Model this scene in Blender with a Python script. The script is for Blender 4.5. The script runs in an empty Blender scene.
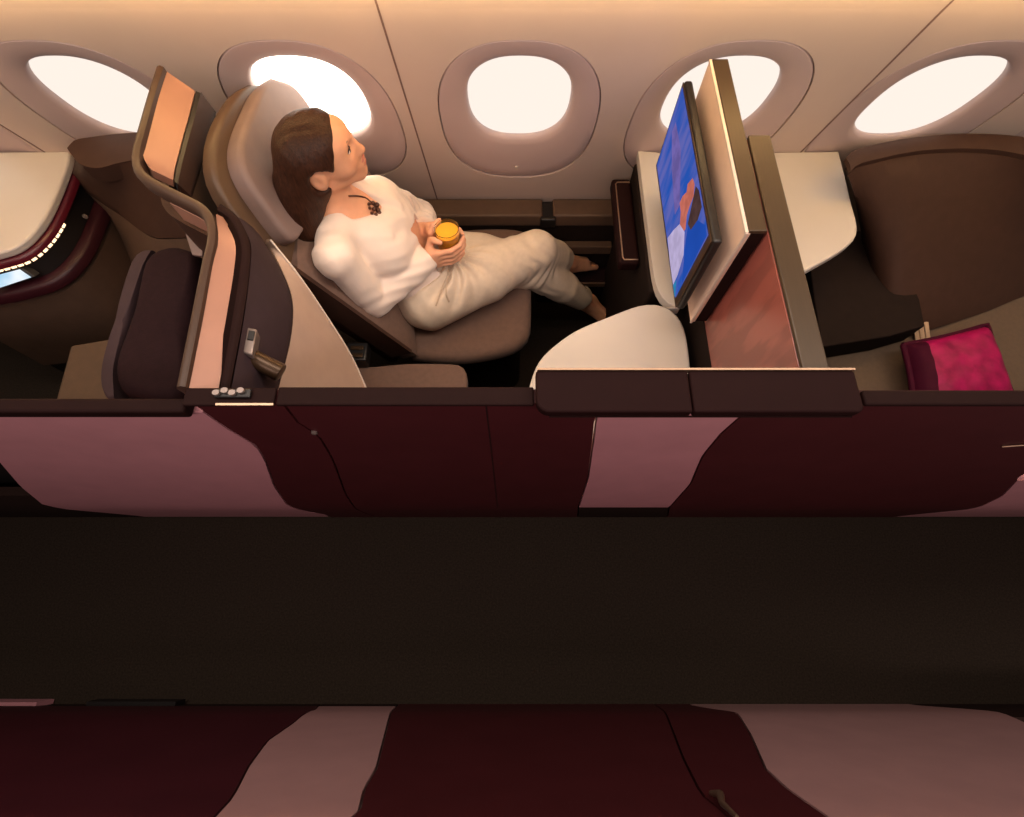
import bpy, bmesh, math, random
import numpy as np
from mathutils import Vector

random.seed(3)
C = bpy.context.scene.collection
SC = bpy.context.scene

# ------------------------------------------------------------------ camera maths
FPX = 509.0
TILT = math.radians(21.6)
CAM = np.array([0.0, 0.0, 2.0])
AX_D = np.array([0, math.sin(TILT), -math.cos(TILT)])
AX_U = np.array([0, math.cos(TILT), math.sin(TILT)])
AX_R = np.array([1.0, 0, 0])


def P(px, py, z=None, y=None, x=None):
    """world point measured off the photograph on a plane z=, y= or x="""
    v = AX_D * FPX + (px - 512) * AX_R + (408.5 - py) * AX_U
    t = (z - CAM[2]) / v[2] if z is not None else (y / v[1] if y is not None else x / v[0])
    return tuple(CAM + v * t)


# ------------------------------------------------------------------ materials
def lin(c):
    c = c / 255.0
    return c / 12.92 if c <= 0.04045 else ((c + 0.055) / 1.055) ** 2.4


def mat(name, rgb, rough=0.5, metal=0.0, var=0.12, nscale=30.0, bump=0.0, bscale=200.0, coat=0.0, sheen=0.0, spec=0.5,
        wave=None, sss=0.0, stretch=None):
    m = bpy.data.materials.new(name)
    m.use_nodes = True
    nt = m.node_tree
    b = nt.nodes['Principled BSDF']
    b.inputs['Roughness'].default_value = rough
    b.inputs['Metallic'].default_value = metal
    b.inputs['Coat Weight'].default_value = coat
    b.inputs['Coat Roughness'].default_value = 0.15
    b.inputs['Sheen Weight'].default_value = sheen
    b.inputs['Specular IOR Level'].default_value = spec
    if sss:
        b.inputs['Subsurface Weight'].default_value = sss
        b.inputs['Subsurface Radius'].default_value = (0.02, 0.008, 0.004)
        b.inputs['Subsurface Scale'].default_value = 0.4
    tc = nt.nodes.new('ShaderNodeTexCoord')
    src = tc.outputs['Object']
    if stretch:
        mp = nt.nodes.new('ShaderNodeMapping')
        mp.inputs['Scale'].default_value = stretch
        nt.links.new(src, mp.inputs['Vector'])
        src = mp.outputs['Vector']
    n = nt.nodes.new('ShaderNodeTexNoise')
    n.inputs['Scale'].default_value = nscale
    n.inputs['Detail'].default_value = 4
    nt.links.new(src, n.inputs['Vector'])
    rmp = nt.nodes.new('ShaderNodeValToRGB')
    base = [lin(v) for v in rgb]
    rmp.color_ramp.elements[0].position = 0.3
    rmp.color_ramp.elements[1].position = 0.7
    rmp.color_ramp.elements[0].color = [v * (1 - var) for v in base] + [1]
    rmp.color_ramp.elements[1].color = [min(1, v * (1 + var)) for v in base] + [1]
    fac = n.outputs['Fac']
    if wave:
        w = nt.nodes.new('ShaderNodeTexWave')
        w.inputs['Scale'].default_value = wave
        w.inputs['Distortion'].default_value = 6
        w.inputs['Detail'].default_value = 3
        nt.links.new(src, w.inputs['Vector'])
        fac = w.outputs['Fac']
    nt.links.new(fac, rmp.inputs['Fac'])
    nt.links.new(rmp.outputs['Color'], b.inputs['Base Color'])
    if bump:
        n2 = nt.nodes.new('ShaderNodeTexNoise')
        n2.inputs['Scale'].default_value = bscale
        n2.inputs['Detail'].default_value = 3
        nt.links.new(src, n2.inputs['Vector'])
        bp = nt.nodes.new('ShaderNodeBump')
        bp.inputs['Strength'].default_value = bump
        bp.inputs['Distance'].default_value = 0.002
        nt.links.new(n2.outputs['Fac'], bp.inputs['Height'])
        nt.links.new(bp.outputs['Normal'], b.inputs['Normal'])
    return m


def emit(name, rgb, strength, var=0.0, nscale=6, stretch=None, rgb2=None):
    m = bpy.data.materials.new(name)
    m.use_nodes = True
    nt = m.node_tree
    nt.nodes.clear()
    out = nt.nodes.new('ShaderNodeOutputMaterial')
    e = nt.nodes.new('ShaderNodeEmission')
    e.inputs['Strength'].default_value = strength
    tc = nt.nodes.new('ShaderNodeTexCoord')
    mp = nt.nodes.new('ShaderNodeMapping')
    if stretch:
        mp.inputs['Scale'].default_value = stretch
    n = nt.nodes.new('ShaderNodeTexNoise')
    n.inputs['Scale'].default_value = nscale
    nt.links.new(tc.outputs['Object'], mp.inputs['Vector'])
    nt.links.new(mp.outputs['Vector'], n.inputs['Vector'])
    r = nt.nodes.new('ShaderNodeValToRGB')
    r.color_ramp.elements[0].position = 0.35
    r.color_ramp.elements[1].position = 0.65
    base = [lin(v) for v in rgb]
    b2 = [lin(v) for v in rgb2] if rgb2 else [v * (1 + var) for v in base]
    r.color_ramp.elements[0].color = [v * (1 - var) for v in base] + [1]
    r.color_ramp.elements[1].color = b2 + [1]
    nt.links.new(n.outputs['Fac'], r.inputs['Fac'])
    nt.links.new(r.outputs['Color'], e.inputs['Color'])
    nt.links.new(e.outputs['Emission'], out.inputs['Surface'])
    return m


def glassmat(name, rgb, rough=0.02):
    m = mat(name, rgb, rough, var=0.01)
    b = m.node_tree.nodes['Principled BSDF']
    b.inputs['Transmission Weight'].default_value = 1.0
    b.inputs['IOR'].default_value = 1.45
    return m


M = {
    'wall': mat('cabin_plastic', (206, 184, 172), 0.55, var=0.02, nscale=8, bump=0.03, bscale=500),
    'surround': mat('window_surround_plastic', (196, 172, 168), 0.55, var=0.02, nscale=10),
    'groove': mat('groove_shadow_gap', (128, 100, 92), 0.8),
    'floor': mat('aisle_carpet', (50, 42, 35), 0.95, var=0.25, nscale=160, bump=0.4, bscale=400, spec=0.1),
    'burgundy': mat('burgundy_lacquer', (70, 27, 31), 0.5, var=0.06, nscale=12, spec=0.2),
    'mauve': mat('mauve_leather', (190, 132, 140), 0.5, var=0.04, nscale=14, bump=0.05, bscale=300),
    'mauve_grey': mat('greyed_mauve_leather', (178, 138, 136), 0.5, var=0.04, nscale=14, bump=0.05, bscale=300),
    'cap': mat('dark_umber_trim', (33, 17, 16), 0.65, var=0.06, spec=0.08),
    'kick': mat('dark_kick_panel', (42, 29, 25), 0.8, var=0.06, spec=0.1),
    'wine_panel': mat('wine_red_panel', (66, 24, 32), 0.45, var=0.1, nscale=6, spec=0.25),
    'tray': mat('dark_maroon_ledge', (33, 15, 15), 0.65, var=0.05, spec=0.08),
    'rimlight': mat('satin_bronze_edge', (170, 140, 118), 0.3, metal=0.8, var=0.05),
    'bronze': mat('brushed_bronze', (66, 51, 36), 0.42, metal=0.25, var=0.08, nscale=20, stretch=(20, 1, 20)),
    'cream': mat('cream_marble_top', (202, 193, 184), 0.35, var=0.03, nscale=5, bump=0.0),
    'creamedge': mat('cream_polished_edge', (212, 196, 182), 0.25, var=0.02),
    'shroud': mat('cream_shroud_leather', (214, 186, 168), 0.5, var=0.04, bump=0.08),
    'lining': mat('beige_lining', (182, 156, 140), 0.5, var=0.03),
    'redwood': mat('red_brown_veneer', (142, 78, 68), 0.32, var=0.14, wave=3.0, stretch=(1, 6, 1.5), coat=0.25),
    'brown': mat('dark_brown_leather', (64, 44, 36), 0.6, spec=0.15, var=0.07, bump=0.1, bscale=260),
    'rim': mat('brown_shell_rim', (66, 47, 37), 0.45, spec=0.35, var=0.06),
    'copper': mat('copper_satin_panel', (168, 124, 106), 0.42, metal=0.15, var=0.05, nscale=12),
    'purple': mat('plum_grey_fabric', (56, 42, 46), 0.75, var=0.08, bump=0.15, bscale=400, spec=0.2),
    'plum': mat('dark_plum_fabric', (35, 20, 23), 0.85, var=0.14, nscale=90, bump=0.3, bscale=300, spec=0.1),
    'taupe': mat('taupe_seat_fabric', (110, 86, 75), 0.8, var=0.07, nscale=60, bump=0.2, bscale=420, sheen=0.08, spec=0.2),
    'headrest': mat('taupe_headrest_leather', (120, 99, 93), 0.6, var=0.05, bump=0.1, bscale=300),
    'seatshell': mat('seat_back_shell_brown', (80, 58, 41), 0.5, var=0.06),
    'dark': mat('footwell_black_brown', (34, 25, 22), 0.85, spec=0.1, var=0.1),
    'black': mat('near_black_plastic', (22, 18, 18), 0.45, var=0.05),
    'ledge': mat('umber_side_ledge', (88, 68, 56), 0.55, spec=0.3, var=0.08, bump=0.08),
    'olive': mat('olive_brown_bed_fabric', (92, 74, 59), 0.85, var=0.08, nscale=70, bump=0.25, bscale=350, sheen=0.2),
    'tan': mat('tan_seat_fabric', (84, 64, 48), 0.8, var=0.08, bump=0.2),
    'magenta': mat('magenta_satin_cushion', (150, 10, 76), 0.5, spec=0.25, var=0.35, nscale=26, bump=0.35, bscale=50),
    'pillowedge': mat('dark_wine_cushion_border', (62, 10, 34), 0.7, var=0.1, bump=0.2, spec=0.1),
    'maroon_gloss': mat('maroon_gloss_fascia', (84, 18, 32), 0.3, var=0.08, coat=0.15),
    'wine': mat('dark_wine_lacquer', (48, 15, 22), 0.4, var=0.08, coat=0.0, spec=0.3),
    'chrome': mat('chrome_metal', (140, 126, 120), 0.4, metal=0.5, var=0.03),
    'lamp': mat('dark_bronze_metal', (70, 52, 36), 0.35, metal=0.5, var=0.06),
    'skin': mat('warm_skin', (220, 160, 126), 0.5, var=0.05, nscale=40, sss=0.15, spec=0.3),
    'lip': mat('rose_lips', (196, 118, 96), 0.35, var=0.06),
    'eye': mat('eye_lash_brown', (44, 26, 20), 0.5, var=0.05),
    'eyewhite': mat('eye_white', (236, 228, 220), 0.3, var=0.02),
    'teeth': mat('teeth_white', (244, 236, 226), 0.3, var=0.02),
    'hair': mat('dark_brown_hair', (52, 28, 17), 0.5, spec=0.22, var=0.4, nscale=30, bump=0.6, bscale=45, stretch=(7, 7, 0.6)),
    'blouse': mat('ivory_silk_blouse', (226, 206, 192), 0.55, var=0.03, bump=0.12, bscale=40, sheen=0.3),
    'trousers': mat('cream_linen_trousers', (212, 192, 170), 0.75, var=0.05, nscale=50, bump=0.2, bscale=90),
    'cord': mat('beige_drawstring', (186, 164, 142), 0.8, var=0.1),
    'necklace': mat('dark_bead_necklace', (84, 50, 36), 0.3, metal=0.4, var=0.3, nscale=120),
    'glass': glassmat('clear_tumbler_glass', (250, 248, 244)),
    'juice': mat('orange_juice', (250, 170, 40), 0.35, var=0.05, nscale=20, sss=0.2),
    'strap': mat('tan_webbing', (176, 148, 122), 0.7, var=0.1, bump=0.3),
    'pane': emit('window_daylight', (255, 241, 229), 1.03),
    'panehot': emit('window_daylight_sun', (255, 243, 226), 5.5),
    'cove': emit('cove_lamp_gold', (255, 212, 145), 24.0),
    'led': emit('warm_reading_strip', (255, 214, 170), 2.2),
    'sc_blue': emit('screen_blue', (38, 84, 178), 0.95, rgb2=(98, 102, 178), nscale=5, stretch=(1, 6, 1.5)),
    'sc_deep': emit('screen_deep_blue', (34, 78, 178), 0.9, var=0.1),
    'sc_skin': emit('screen_skin', (204, 112, 96), 0.85, var=0.15, nscale=40),
    'sc_hair': emit('screen_hair', (82, 58, 56), 0.8, var=0.2, nscale=40),
    'sc_white': emit('screen_white_shirt', (182, 168, 206), 1.0, var=0.12, nscale=30),
    'sc_teal': emit('screen_teal', (50, 140, 190), 0.9, var=0.2, nscale=30),
    'sc_pink': emit('screen_pink_haze', (112, 98, 168), 0.9, var=0.15, nscale=30),
    'tablet': emit('handset_screen', (150, 190, 214), 1.3, rgb2=(220, 226, 232), nscale=12),
}

# ------------------------------------------------------------------ mesh helpers
BASE = {}


class G:
    def __init__(s):
        s.v, s.f = [], []

    def add(s, v, f):
        o = len(s.v)
        s.v += [tuple(float(c) for c in p) for p in v]
        s.f += [tuple(i + o for i in q) for q in f]
        return s

    def box(s, x0, x1, y0, y1, z0, z1):
        v = [(x, y, z) for z in (z0, z1) for y in (y0, y1) for x in (x0, x1)]
        return s.add(v, [(0, 2, 3, 1), (4, 5, 7, 6), (0, 1, 5, 4), (2, 6, 7, 3), (0, 4, 6, 2), (1, 3, 7, 5)])

    def loft(s, rings, cap=True, closed=True):
        n = len(rings[0])
        v = [p for r in rings for p in r]
        f = []
        m = n if closed else n - 1
        for i in range(len(rings) - 1):
            for j in range(m):
                k = (j + 1) % n
                f.append((i * n + j, i * n + k, (i + 1) * n + k, (i + 1) * n + j))
        if cap:
            f.append(tuple(range(n))[::-1])
            f.append(tuple((len(rings) - 1) * n + j for j in range(n)))
        return s.add(v, f)

    def prism(s, poly, z0, z1):
        return s.loft([[(p[0], p[1], z0) for p in poly], [(p[0], p[1], z1) for p in poly]])

    def slab(s, top, d):
        top = [np.array(p) for p in top]
        d = np.array(d)
        return s.loft([[p + d for p in top], top])

    def ruled(s, A, B, d, n=16, m=6, crown=0.0):
        """solid panel spanning two polylines, thickness vector d, optional crown (bulge opposite d)"""
        A, B = spline(A, n), spline(B, n)
        d = np.array(d, float)
        dn = d / np.linalg.norm(d)
        top = []
        for j in range(m + 1):
            t = j / m
            top.append([A[i] * (1 - t) + B[i] * t - dn * crown * 4 * t * (1 - t) for i in range(n)])
        rings = [[p for p in row] + [p + d for p in row[::-1]] for row in top]
        return s.loft(rings)

    def tube(s, pts, r, n=10, cap=True):
        pts = [np.array(p, float) for p in pts]
        rr = r if hasattr(r, '__len__') else [r] * len(pts)
        rings = []
        for i, p in enumerate(pts):
            t = pts[min(i + 1, len(pts) - 1)] - pts[max(i - 1, 0)]
            t = t / (np.linalg.norm(t) + 1e-9)
            a = np.array([0, 0, 1.0]) if abs(t[2]) < 0.9 else np.array([1.0, 0, 0])
            e1 = np.cross(t, a)
            e1 /= np.linalg.norm(e1)
            e2 = np.cross(t, e1)
            rings.append([p + rr[i] * (math.cos(w) * e1 + math.sin(w) * e2) for w in [2 * math.pi * k / n for k in range(n)]])
        return s.loft(rings, cap)


def spline(pts, n):
    """Catmull-Rom through pts resampled evenly to n points"""
    p = [np.array(q, float) for q in pts]
    if len(p) == 2:
        return [p[0] + (p[1] - p[0]) * i / (n - 1) for i in range(n)]
    q = [2 * p[0] - p[1]] + p + [2 * p[-1] - p[-2]]
    dense = []
    for i in range(1, len(q) - 2):
        for k in range(24):
            t = k / 24
            a, b, c, d = q[i - 1], q[i], q[i + 1], q[i + 2]
            dense.append(0.5 * (2 * b + (c - a) * t + (2 * a - 5 * b + 4 * c - d) * t * t + (3 * b - a - 3 * c + d) * t ** 3))
    dense.append(p[-1])
    L = [0]
    for i in range(1, len(dense)):
        L.append(L[-1] + np.linalg.norm(dense[i] - dense[i - 1]))
    out = []
    j = 0
    for i in range(n):
        w = L[-1] * i / (n - 1)
        while j < len(L) - 2 and L[j + 1] < w:
            j += 1
        t = (w - L[j]) / max(L[j + 1] - L[j], 1e-9)
        out.append(dense[j] * (1 - t) + dense[j + 1] * min(t, 1))
    return out


def root_of(o):
    while o.parent:
        o = o.parent
    return o


def obj(name, g, m, parent=None, smooth=False, bevel=0.0, seg=3, sub=0, label=None, recalc=True):
    me = bpy.data.meshes.new(name)
    off = np.array(BASE.get(root_of(parent).name, (0, 0, 0))) if parent else np.zeros(3)
    me.from_pydata([tuple(np.array(v) - off) for v in g.v], [], g.f)
    if recalc:
        bm = bmesh.new()
        bm.from_mesh(me)
        bmesh.ops.recalc_face_normals(bm, faces=bm.faces)
        bm.to_mesh(me)
        bm.free()
    me.materials.append(M[m] if isinstance(m, str) else m)
    o = bpy.data.objects.new(name, me)
    C.objects.link(o)
    if parent:
        o.parent = parent
    if smooth or bevel:
        for p in me.polygons:
            p.use_smooth = True
    if bevel:
        b = o.modifiers.new('bevel', 'BEVEL')
        b.width = bevel
        b.segments = seg
        b.limit_method = 'ANGLE'
        b.angle_limit = math.radians(35)
        b.harden_normals = False
    if sub:
        s = o.modifiers.new('sub', 'SUBSURF')
        s.levels = s.render_levels = sub
    if smooth or bevel:
        try:
            me.set_sharp_from_angle(angle=math.radians(50))
        except Exception:
            pass
    if label:
        o['label'] = label
    return o


def thing(name, label, cat, loc, group=None):
    o = bpy.data.objects.new(name, None)
    C.objects.link(o)
    o.empty_display_size = 0.05
    o.location = loc
    BASE[o.name] = tuple(float(c) for c in loc)
    o['label'] = label
    o['category'] = cat
    if group:
        o['group'] = group
    return o


def tag(o, label, cat, group=None):
    o['label'] = label
    o['category'] = cat
    if group:
        o['group'] = group
    return o


def struct(name, label, loc):
    o = thing(name, label, 'window', loc)
    o['kind'] = 'structure'
    return o


def st(o, label, cat):
    tag(o, label, cat)
    o['kind'] = 'structure'
    return o


def sup(cx, cy, a, b, n, N=64):
    out = []
    for k in range(N):
        t = 2 * math.pi * k / N
        c, s_ = math.cos(t), math.sin(t)
        out.append((cx + a * math.copysign(abs(c) ** (2 / n), c), cy + b * math.copysign(abs(s_) ** (2 / n), s_)))
    return out


# ------------------------------------------------------------------ setting: floor, side wall, windows
g = G().box(-3.2, 3.2, -0.62, 1.62, -0.05, 0.0)
st(obj('floor', g, 'floor'), 'dark brown aisle carpet running between the two rows of suites', 'floor')

SL = math.radians(18)
TU = np.array([0, -math.sin(SL), math.cos(SL)])      # up along the wall
NO = np.array([0, math.cos(SL), math.sin(SL)])       # outward


def W(x, z, n=0.0):
    """point on the leaning side wall at height z, pushed outward by n"""
    p = np.array([x, 1.625 - 0.325 * z, z])
    return p + NO * n


WINX = [-1.74, -1.125, -0.553, 0.02, 0.572, 1.155, 1.76]
ZB, ZT = 0.0, 1.30
SC_C, SC_A, SC_B = 0.9225, 0.229, 0.2945     # surround centre height, half sizes
HO_C, HO_A, HO_B = 0.985, 0.144, 0.163      # opening
bays = [-3.2] + [-1.5, -0.86, -0.288, 0.296, 0.93, 1.46] + [3.2]
bays[1] = -1.49
wall = G()
seg_x = []
N = 64
for i, wx in enumerate(WINX):
    xa, xb = bays[i], bays[i + 1]
    if i == 0:
        xa = -2.2
    if i == 6:
        xb = 2.2
    inner = sup(wx, SC_C, SC_A, SC_B, 2.5, N)
    outer = []
    for (x, z) in inner:
        dx, dz = x - wx, z - SC_C
        t = 1e9
        if dx > 1e-9: t = min(t, (xb - wx) / dx)
        if dx < -1e-9: t = min(t, (xa - wx) / dx)
        if dz > 1e-9: t = min(t, (ZT - SC_C) / dz)
        if dz < -1e-9: t = min(t, (0.30 - SC_C) / dz)
        outer.append((wx + dx * t, SC_C + dz * t))
    # snap nearest to the four corners
    for cx, cz in ((xa, 0.30), (xb, 0.30), (xa, ZT), (xb, ZT)):
        k = min(range(N), key=lambda q: (outer[q][0] - cx) ** 2 + (outer[q][1] - cz) ** 2)
        outer[k] = (cx, cz)
    rings = [[W(x, z) for x, z in outer], [W(x, z) for x, z in inner], [W(x, z, 0.012) for x, z in inner]]
    wall.loft(rings, cap=False)
    wall.add([W(xa, ZB), W(xb, ZB), W(xb, 0.30), W(xa, 0.30)], [(0, 1, 2, 3)])
# upper curve of the wall running into the ceiling
cur = []
for k in range(13):
    a = SL + (math.radians(80) - SL) * k / 12
    if k == 0:
        p = W(0, ZT)
    else:
        am = SL + (math.radians(80) - SL) * (k - 0.5) / 12
        p = p + np.array([0, -math.sin(am), math.cos(am)]) * 0.045
    cur.append(p.copy())
wall.add([(x, p[1], p[2]) for x in (-2.2, 2.2) for p in cur], [(k, k + 1, 14 + k, 13 + k) for k in range(12)])
wl = obj('wall_window', wall, 'wall', smooth=True, recalc=False)
st(wl, 'cream curved cabin side wall with oval windows', 'wall')

# panel joints
for sx in (-1.505, -0.288, 0.93):
    gr = G()
    a, b = W(sx, 0.35, -0.0015), W(sx, 1.345, -0.0015)
    w = 0.0022
    gr.add([a + [-w, 0, 0], a + [w, 0, 0], b + [w, 0, 0], b + [-w, 0, 0]] + [q + NO * 0.003 for q in
           (a + [-w, 0, 0], a + [w, 0, 0], b + [w, 0, 0], b + [-w, 0, 0])],
           [(0, 1, 2, 3), (7, 6, 5, 4), (0, 4, 5, 1), (1, 5, 6, 2), (2, 6, 7, 3), (3, 7, 4, 0)])
    o = obj('trim_%d' % (1 + [-1.505, -0.288, 0.93].index(sx)), gr, 'groove')
    st(o, 'thin dark joint between two side wall panels', 'trim')

places = ['beyond the left edge', 'leftmost, above the neighbouring suite', 'behind the head of the woman',
          'centre, above the legs of the woman', 'behind the television', 'rightmost, above the brown bed pad', 'beyond the right edge']
for i, wx in enumerate(WINX):
    root = struct('window_%d' % (i + 1), 'oval cabin window with bright daylight, ' + places[i], W(wx, 0.70))
    so = sup(wx, SC_C, SC_A - 0.003, SC_B - 0.003, 2.5, N)
    ho = sup(wx, HO_C, HO_A, HO_B, 2.45, N)

    def mix(t, n):
        return [W(so[k][0] * (1 - t) + ho[k][0] * t, so[k][1] * (1 - t) + ho[k][1] * t, n) for k in range(N)]

    def ho2(sc, n):
        return [W(wx + (x - wx) * sc, HO_C + (z - HO_C) * sc, n) for x, z in ho]
    fr = G().loft([mix(0, 0.014), mix(0.0, 0.004), mix(0.03, 0.001), mix(0.25, 0.002), mix(0.6, 0.007), mix(0.86, 0.012), mix(0.96, 0.017),
                   ho2(1.0, 0.024), ho2(0.992, 0.032), ho2(0.985, 0.06)], cap=False)
    obj('window_frame', fr, 'surround', root, smooth=True, recalc=False)
    gv = G().loft([[W(wx + (x - wx) * 1.012, SC_C + (z - SC_C) * 1.012, 0.013) for x, z in so], mix(0.03, 0.013)], cap=False)
    obj('window_groove', gv, 'groove', root, recalc=False)
    pn = G().loft([ho2(1.0, 0.034), ho2(1.0, 0.040)])
    obj('window_pane', pn, 'panehot' if i == 2 else 'pane', root)
    # dimmer button under the opening
    bt = G().loft([[W(wx - 0.004 + a * 0.006, 0.685 + b * 0.011, q) for a, b in sup(0, 0, 1, 1, 4, 20)] for q in (0.006, -0.0005)])
    if i == 3:
        bo = obj('dimmer_button', bt, 'creamedge', root)

# cove lamp: a long golden strip where wall meets ceiling
cv = G()
p0 = cur[2]
cv.tube([(-2.2, p0[1] - 0.006, p0[2] - 0.018), (2.2, p0[1] - 0.006, p0[2] - 0.018)], 0.010, 10)
o = obj('cove_lamp', cv, 'cove', smooth=True)
tag(o, 'long golden strip lamp along the top of the cabin wall', 'lamp')

# ------------------------------------------------------------------ side ledge along the wall
led = thing('side_ledge', 'dark brown stepped ledge along the wall beside the seated woman', 'ledge', (-0.2, 1.42, 0.0))
obj('ledge_top', G().box(-0.72, 0.115, 1.378, 1.462, 0.43, 0.488), 'ledge', led, bevel=0.008)
obj('ledge_top', G().box(0.155, 0.62, 1.378, 1.462, 0.43, 0.488), 'ledge', led, bevel=0.008)
obj('latch', G().box(0.112, 0.158, 1.365, 1.455, 0.45, 0.48).box(0.108, 0.166, 1.362, 1.384, 0.44, 0.484), 'black', led, bevel=0.006)
obj('ledge_front', G().box(-0.72, 0.62, 1.382, 1.47, 0.335, 0.428), 'dark', led, bevel=0.004)
obj('ledge_step', G().box(-0.05, 0.40, 1.35, 1.381, 0.30, 0.345), 'ledge', led, bevel=0.004)
obj('side_panel', G().box(-0.72, 0.62, 1.40, 1.47, 0.003, 0.333), 'dark', led, bevel=0.004)
fo = thing('footrest', 'low dark padded footrest with bronze front edge under the bare foot', 'footrest', (0.24, 1.36, 0.0))
obj('pad', G().box(0.10, 0.42, 1.315, 1.394, 0.04, 0.165), 'plum', fo, bevel=0.012)
obj('edge_strip', G().box(0.10, 0.40, 1.303, 1.313, 0.14, 0.166), 'rimlight', fo, bevel=0.003, label='bronze front edge')
obj('base', G().box(0.12, 0.40, 1.32, 1.39, 0.002, 0.039), 'black', fo)

# ------------------------------------------------------------------ aisle partitions
def prof(z):
    """y offset of the contoured aisle wall towards the aisle centre (positive = further from it)"""
    zs = [0, 0.04, 0.36, 0.43, 0.86, 0.92, 1.25]
    ys = [0.014, 0.012, -0.022, -0.024, 0.000, 0.004, 0.010]
    return float(np.interp(z, zs, ys))


YF = 0.322
YF2 = 0.286


def panel(g, xl, xr, z0, z1, side=1, th=0.026, n=26, m=10, push=0.0):
    """aisle wall panel between boundary functions xl(z), xr(z)"""
    rings = []
    for i in range(n + 1):
        z = z0 + (z1 - z0) * i / n
        a, b = xl(z), max(xr(z), xl(z) + 0.002)
        y = (YF if side > 0 else YF2) + prof(z) - push
        fr = [(a + (b - a) * j / m, side * y, z) for j in range(m + 1)]
        bk = [(a + (b - a) * j / m, side * (y + th), z) for j in range(m, -1, -1)]
        rings.append(fr + bk)
    return g.loft(rings)


def bound(px, side=1):
    Y_ = YF if side > 0 else -YF2
    pts = sorted([(P(a, b, y=Y_)[2], P(a, b, y=Y_)[0]) for a, b in px])
    zs = [p[0] for p in pts]
    xs = [p[1] for p in pts]
    return lambda z: float(np.interp(z, zs, xs))


gap = 0.0025
bl_mauve = bound([(-900, 400), (-900, 455), (0, 462), (22, 482), (45, 497), (85, 506), (135, 518)])
br_mauve = bound([(178, 398), (190, 408), (225, 431), (256, 448), (266, 462), (275, 482), (288, 497), (326, 516), (328, 520)])
seam_door = bound([(274, 386), (282, 408), (298, 427), (318, 438), (334, 462), (346, 488), (362, 508), (376, 522)])
bl_mid = bound([(605, 404), (596, 422), (594, 440), (588, 475), (578, 500), (578, 522)])
br_mid = bound([(762, 402), (748, 415), (722, 436), (702, 458), (690, 480), (668, 500), (668, 520)])  # soft shadow edge put in as a crisp panel colour boundary
bl_far = bound([(1300, 400), (1300, 455), (1024, 470), (1000, 490), (975, 500), (940, 509), (903, 519)])
XF = lambda v: (lambda z: v)
LOW = 0.405

# dark core behind all panels, one per suite unit
pt = thing('suite_partition', 'mauve contoured aisle wall panel of the suite left of the woman', 'partition', (-0.9, 0.33, 0))
obj('outer_panel', panel(G(), lambda z: max(bl_mauve(z), -2.4), lambda z: br_mauve(z) - gap, 0.02, 1.148), 'mauve', pt, smooth=True)
obj('kick_panel', panel(G(), XF(-2.4), lambda z: max(bl_mauve(z) - gap, -2.39), 0.003, 0.55), 'kick', pt, smooth=True)
obj('top_cap', G().box(-2.4, P(178, 400, z=1.2)[0], 0.318, 0.345, 1.150, 1.180), 'cap', pt, bevel=0.006)
obj('core', G().box(-2.4, -0.62, 0.355, 0.365, 0.003, 0.9), 'black', pt)

pt = thing('door_post', 'narrow burgundy slanted post between mauve panel and sliding door', 'partition', (-0.45, 0.33, 0))
obj('outer_panel', panel(G(), lambda z: br_mauve(z) + gap, lambda z: seam_door(z) - gap, 0.003, 1.188), 'burgundy', pt, smooth=True)
obj('top_cap', G().box(P(181, 400, z=1.2)[0], P(273, 400, z=1.2)[0], 0.324, 0.357, 1.1885, 1.1965), 'cap', pt, bevel=0.003)  # dark cap added to tone down the strongly lit post top
hb = G().box(P(214, 400, z=1.2)[0], P(250, 400, z=1.2)[0], 0.336, 0.352, 1.197, 1.2035)
obj('latch_plate', hb, 'black', pt, bevel=0.002)
hb = G()
for q in range(4):
    x = P(217 + q * 8, 400, z=1.2)[0]
    hb.loft([[(x + a * 0.006, 0.344 + (0.003 if q % 2 else -0.001) + b * 0.005, z) for a, b in sup(0, 0, 1, 1, 2.4, 12)] for z in (1.204, 1.209)])
obj('latch', hb, 'chrome', pt, smooth=True, label='small chrome latch pieces on top of the post')
obj('edge_strip', G().box(P(215, 406, z=1.2)[0], P(273, 406, z=1.2)[0], 0.3225, 0.3265, 1.197, 1.2005), 'rimlight', pt)

dr = thing('sliding_door', 'burgundy sliding suite door in front of the woman', 'door', (0, 0.33, 0))
obj('door_panel', panel(G(), lambda z: seam_door(z) + gap, lambda z: bl_mid(z) - gap, 0.003, 1.189), 'burgundy', dr, smooth=True)
obj('top_cap', G().box(P(275.5, 400, z=1.2)[0], P(534, 400, z=1.2)[0], 0.324, 0.358, 1.1895, 1.198), 'cap', dr, bevel=0.003)  # added dark strip, keeps the brightly lit door top dark by colour
obj('door_joint', G().add([(P(a, 400, y=YF)[0], YF + prof(z) - 0.0012, z) for z in np.linspace(0.42, 1.19, 8) for a in (484.2, 485.2)],
                          [(2 * k, 2 * k + 1, 2 * k + 3, 2 * k + 2) for k in range(7)]), 'black', dr)
kx = P(314, 435, y=YF)
sg = G().loft([[(kx[0] + r * math.cos(t), YF + prof(kx[2]) - d, kx[2] + r * math.sin(t)) for t in np.linspace(0, 2 * math.pi, 14)[:-1]]
               for r, d in ((0.0065, -0.002), (0.0065, 0.003), (0.004, 0.005))])
obj('lock_stud', sg, 'chrome', dr, smooth=True, label='small round chrome stud')

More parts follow.
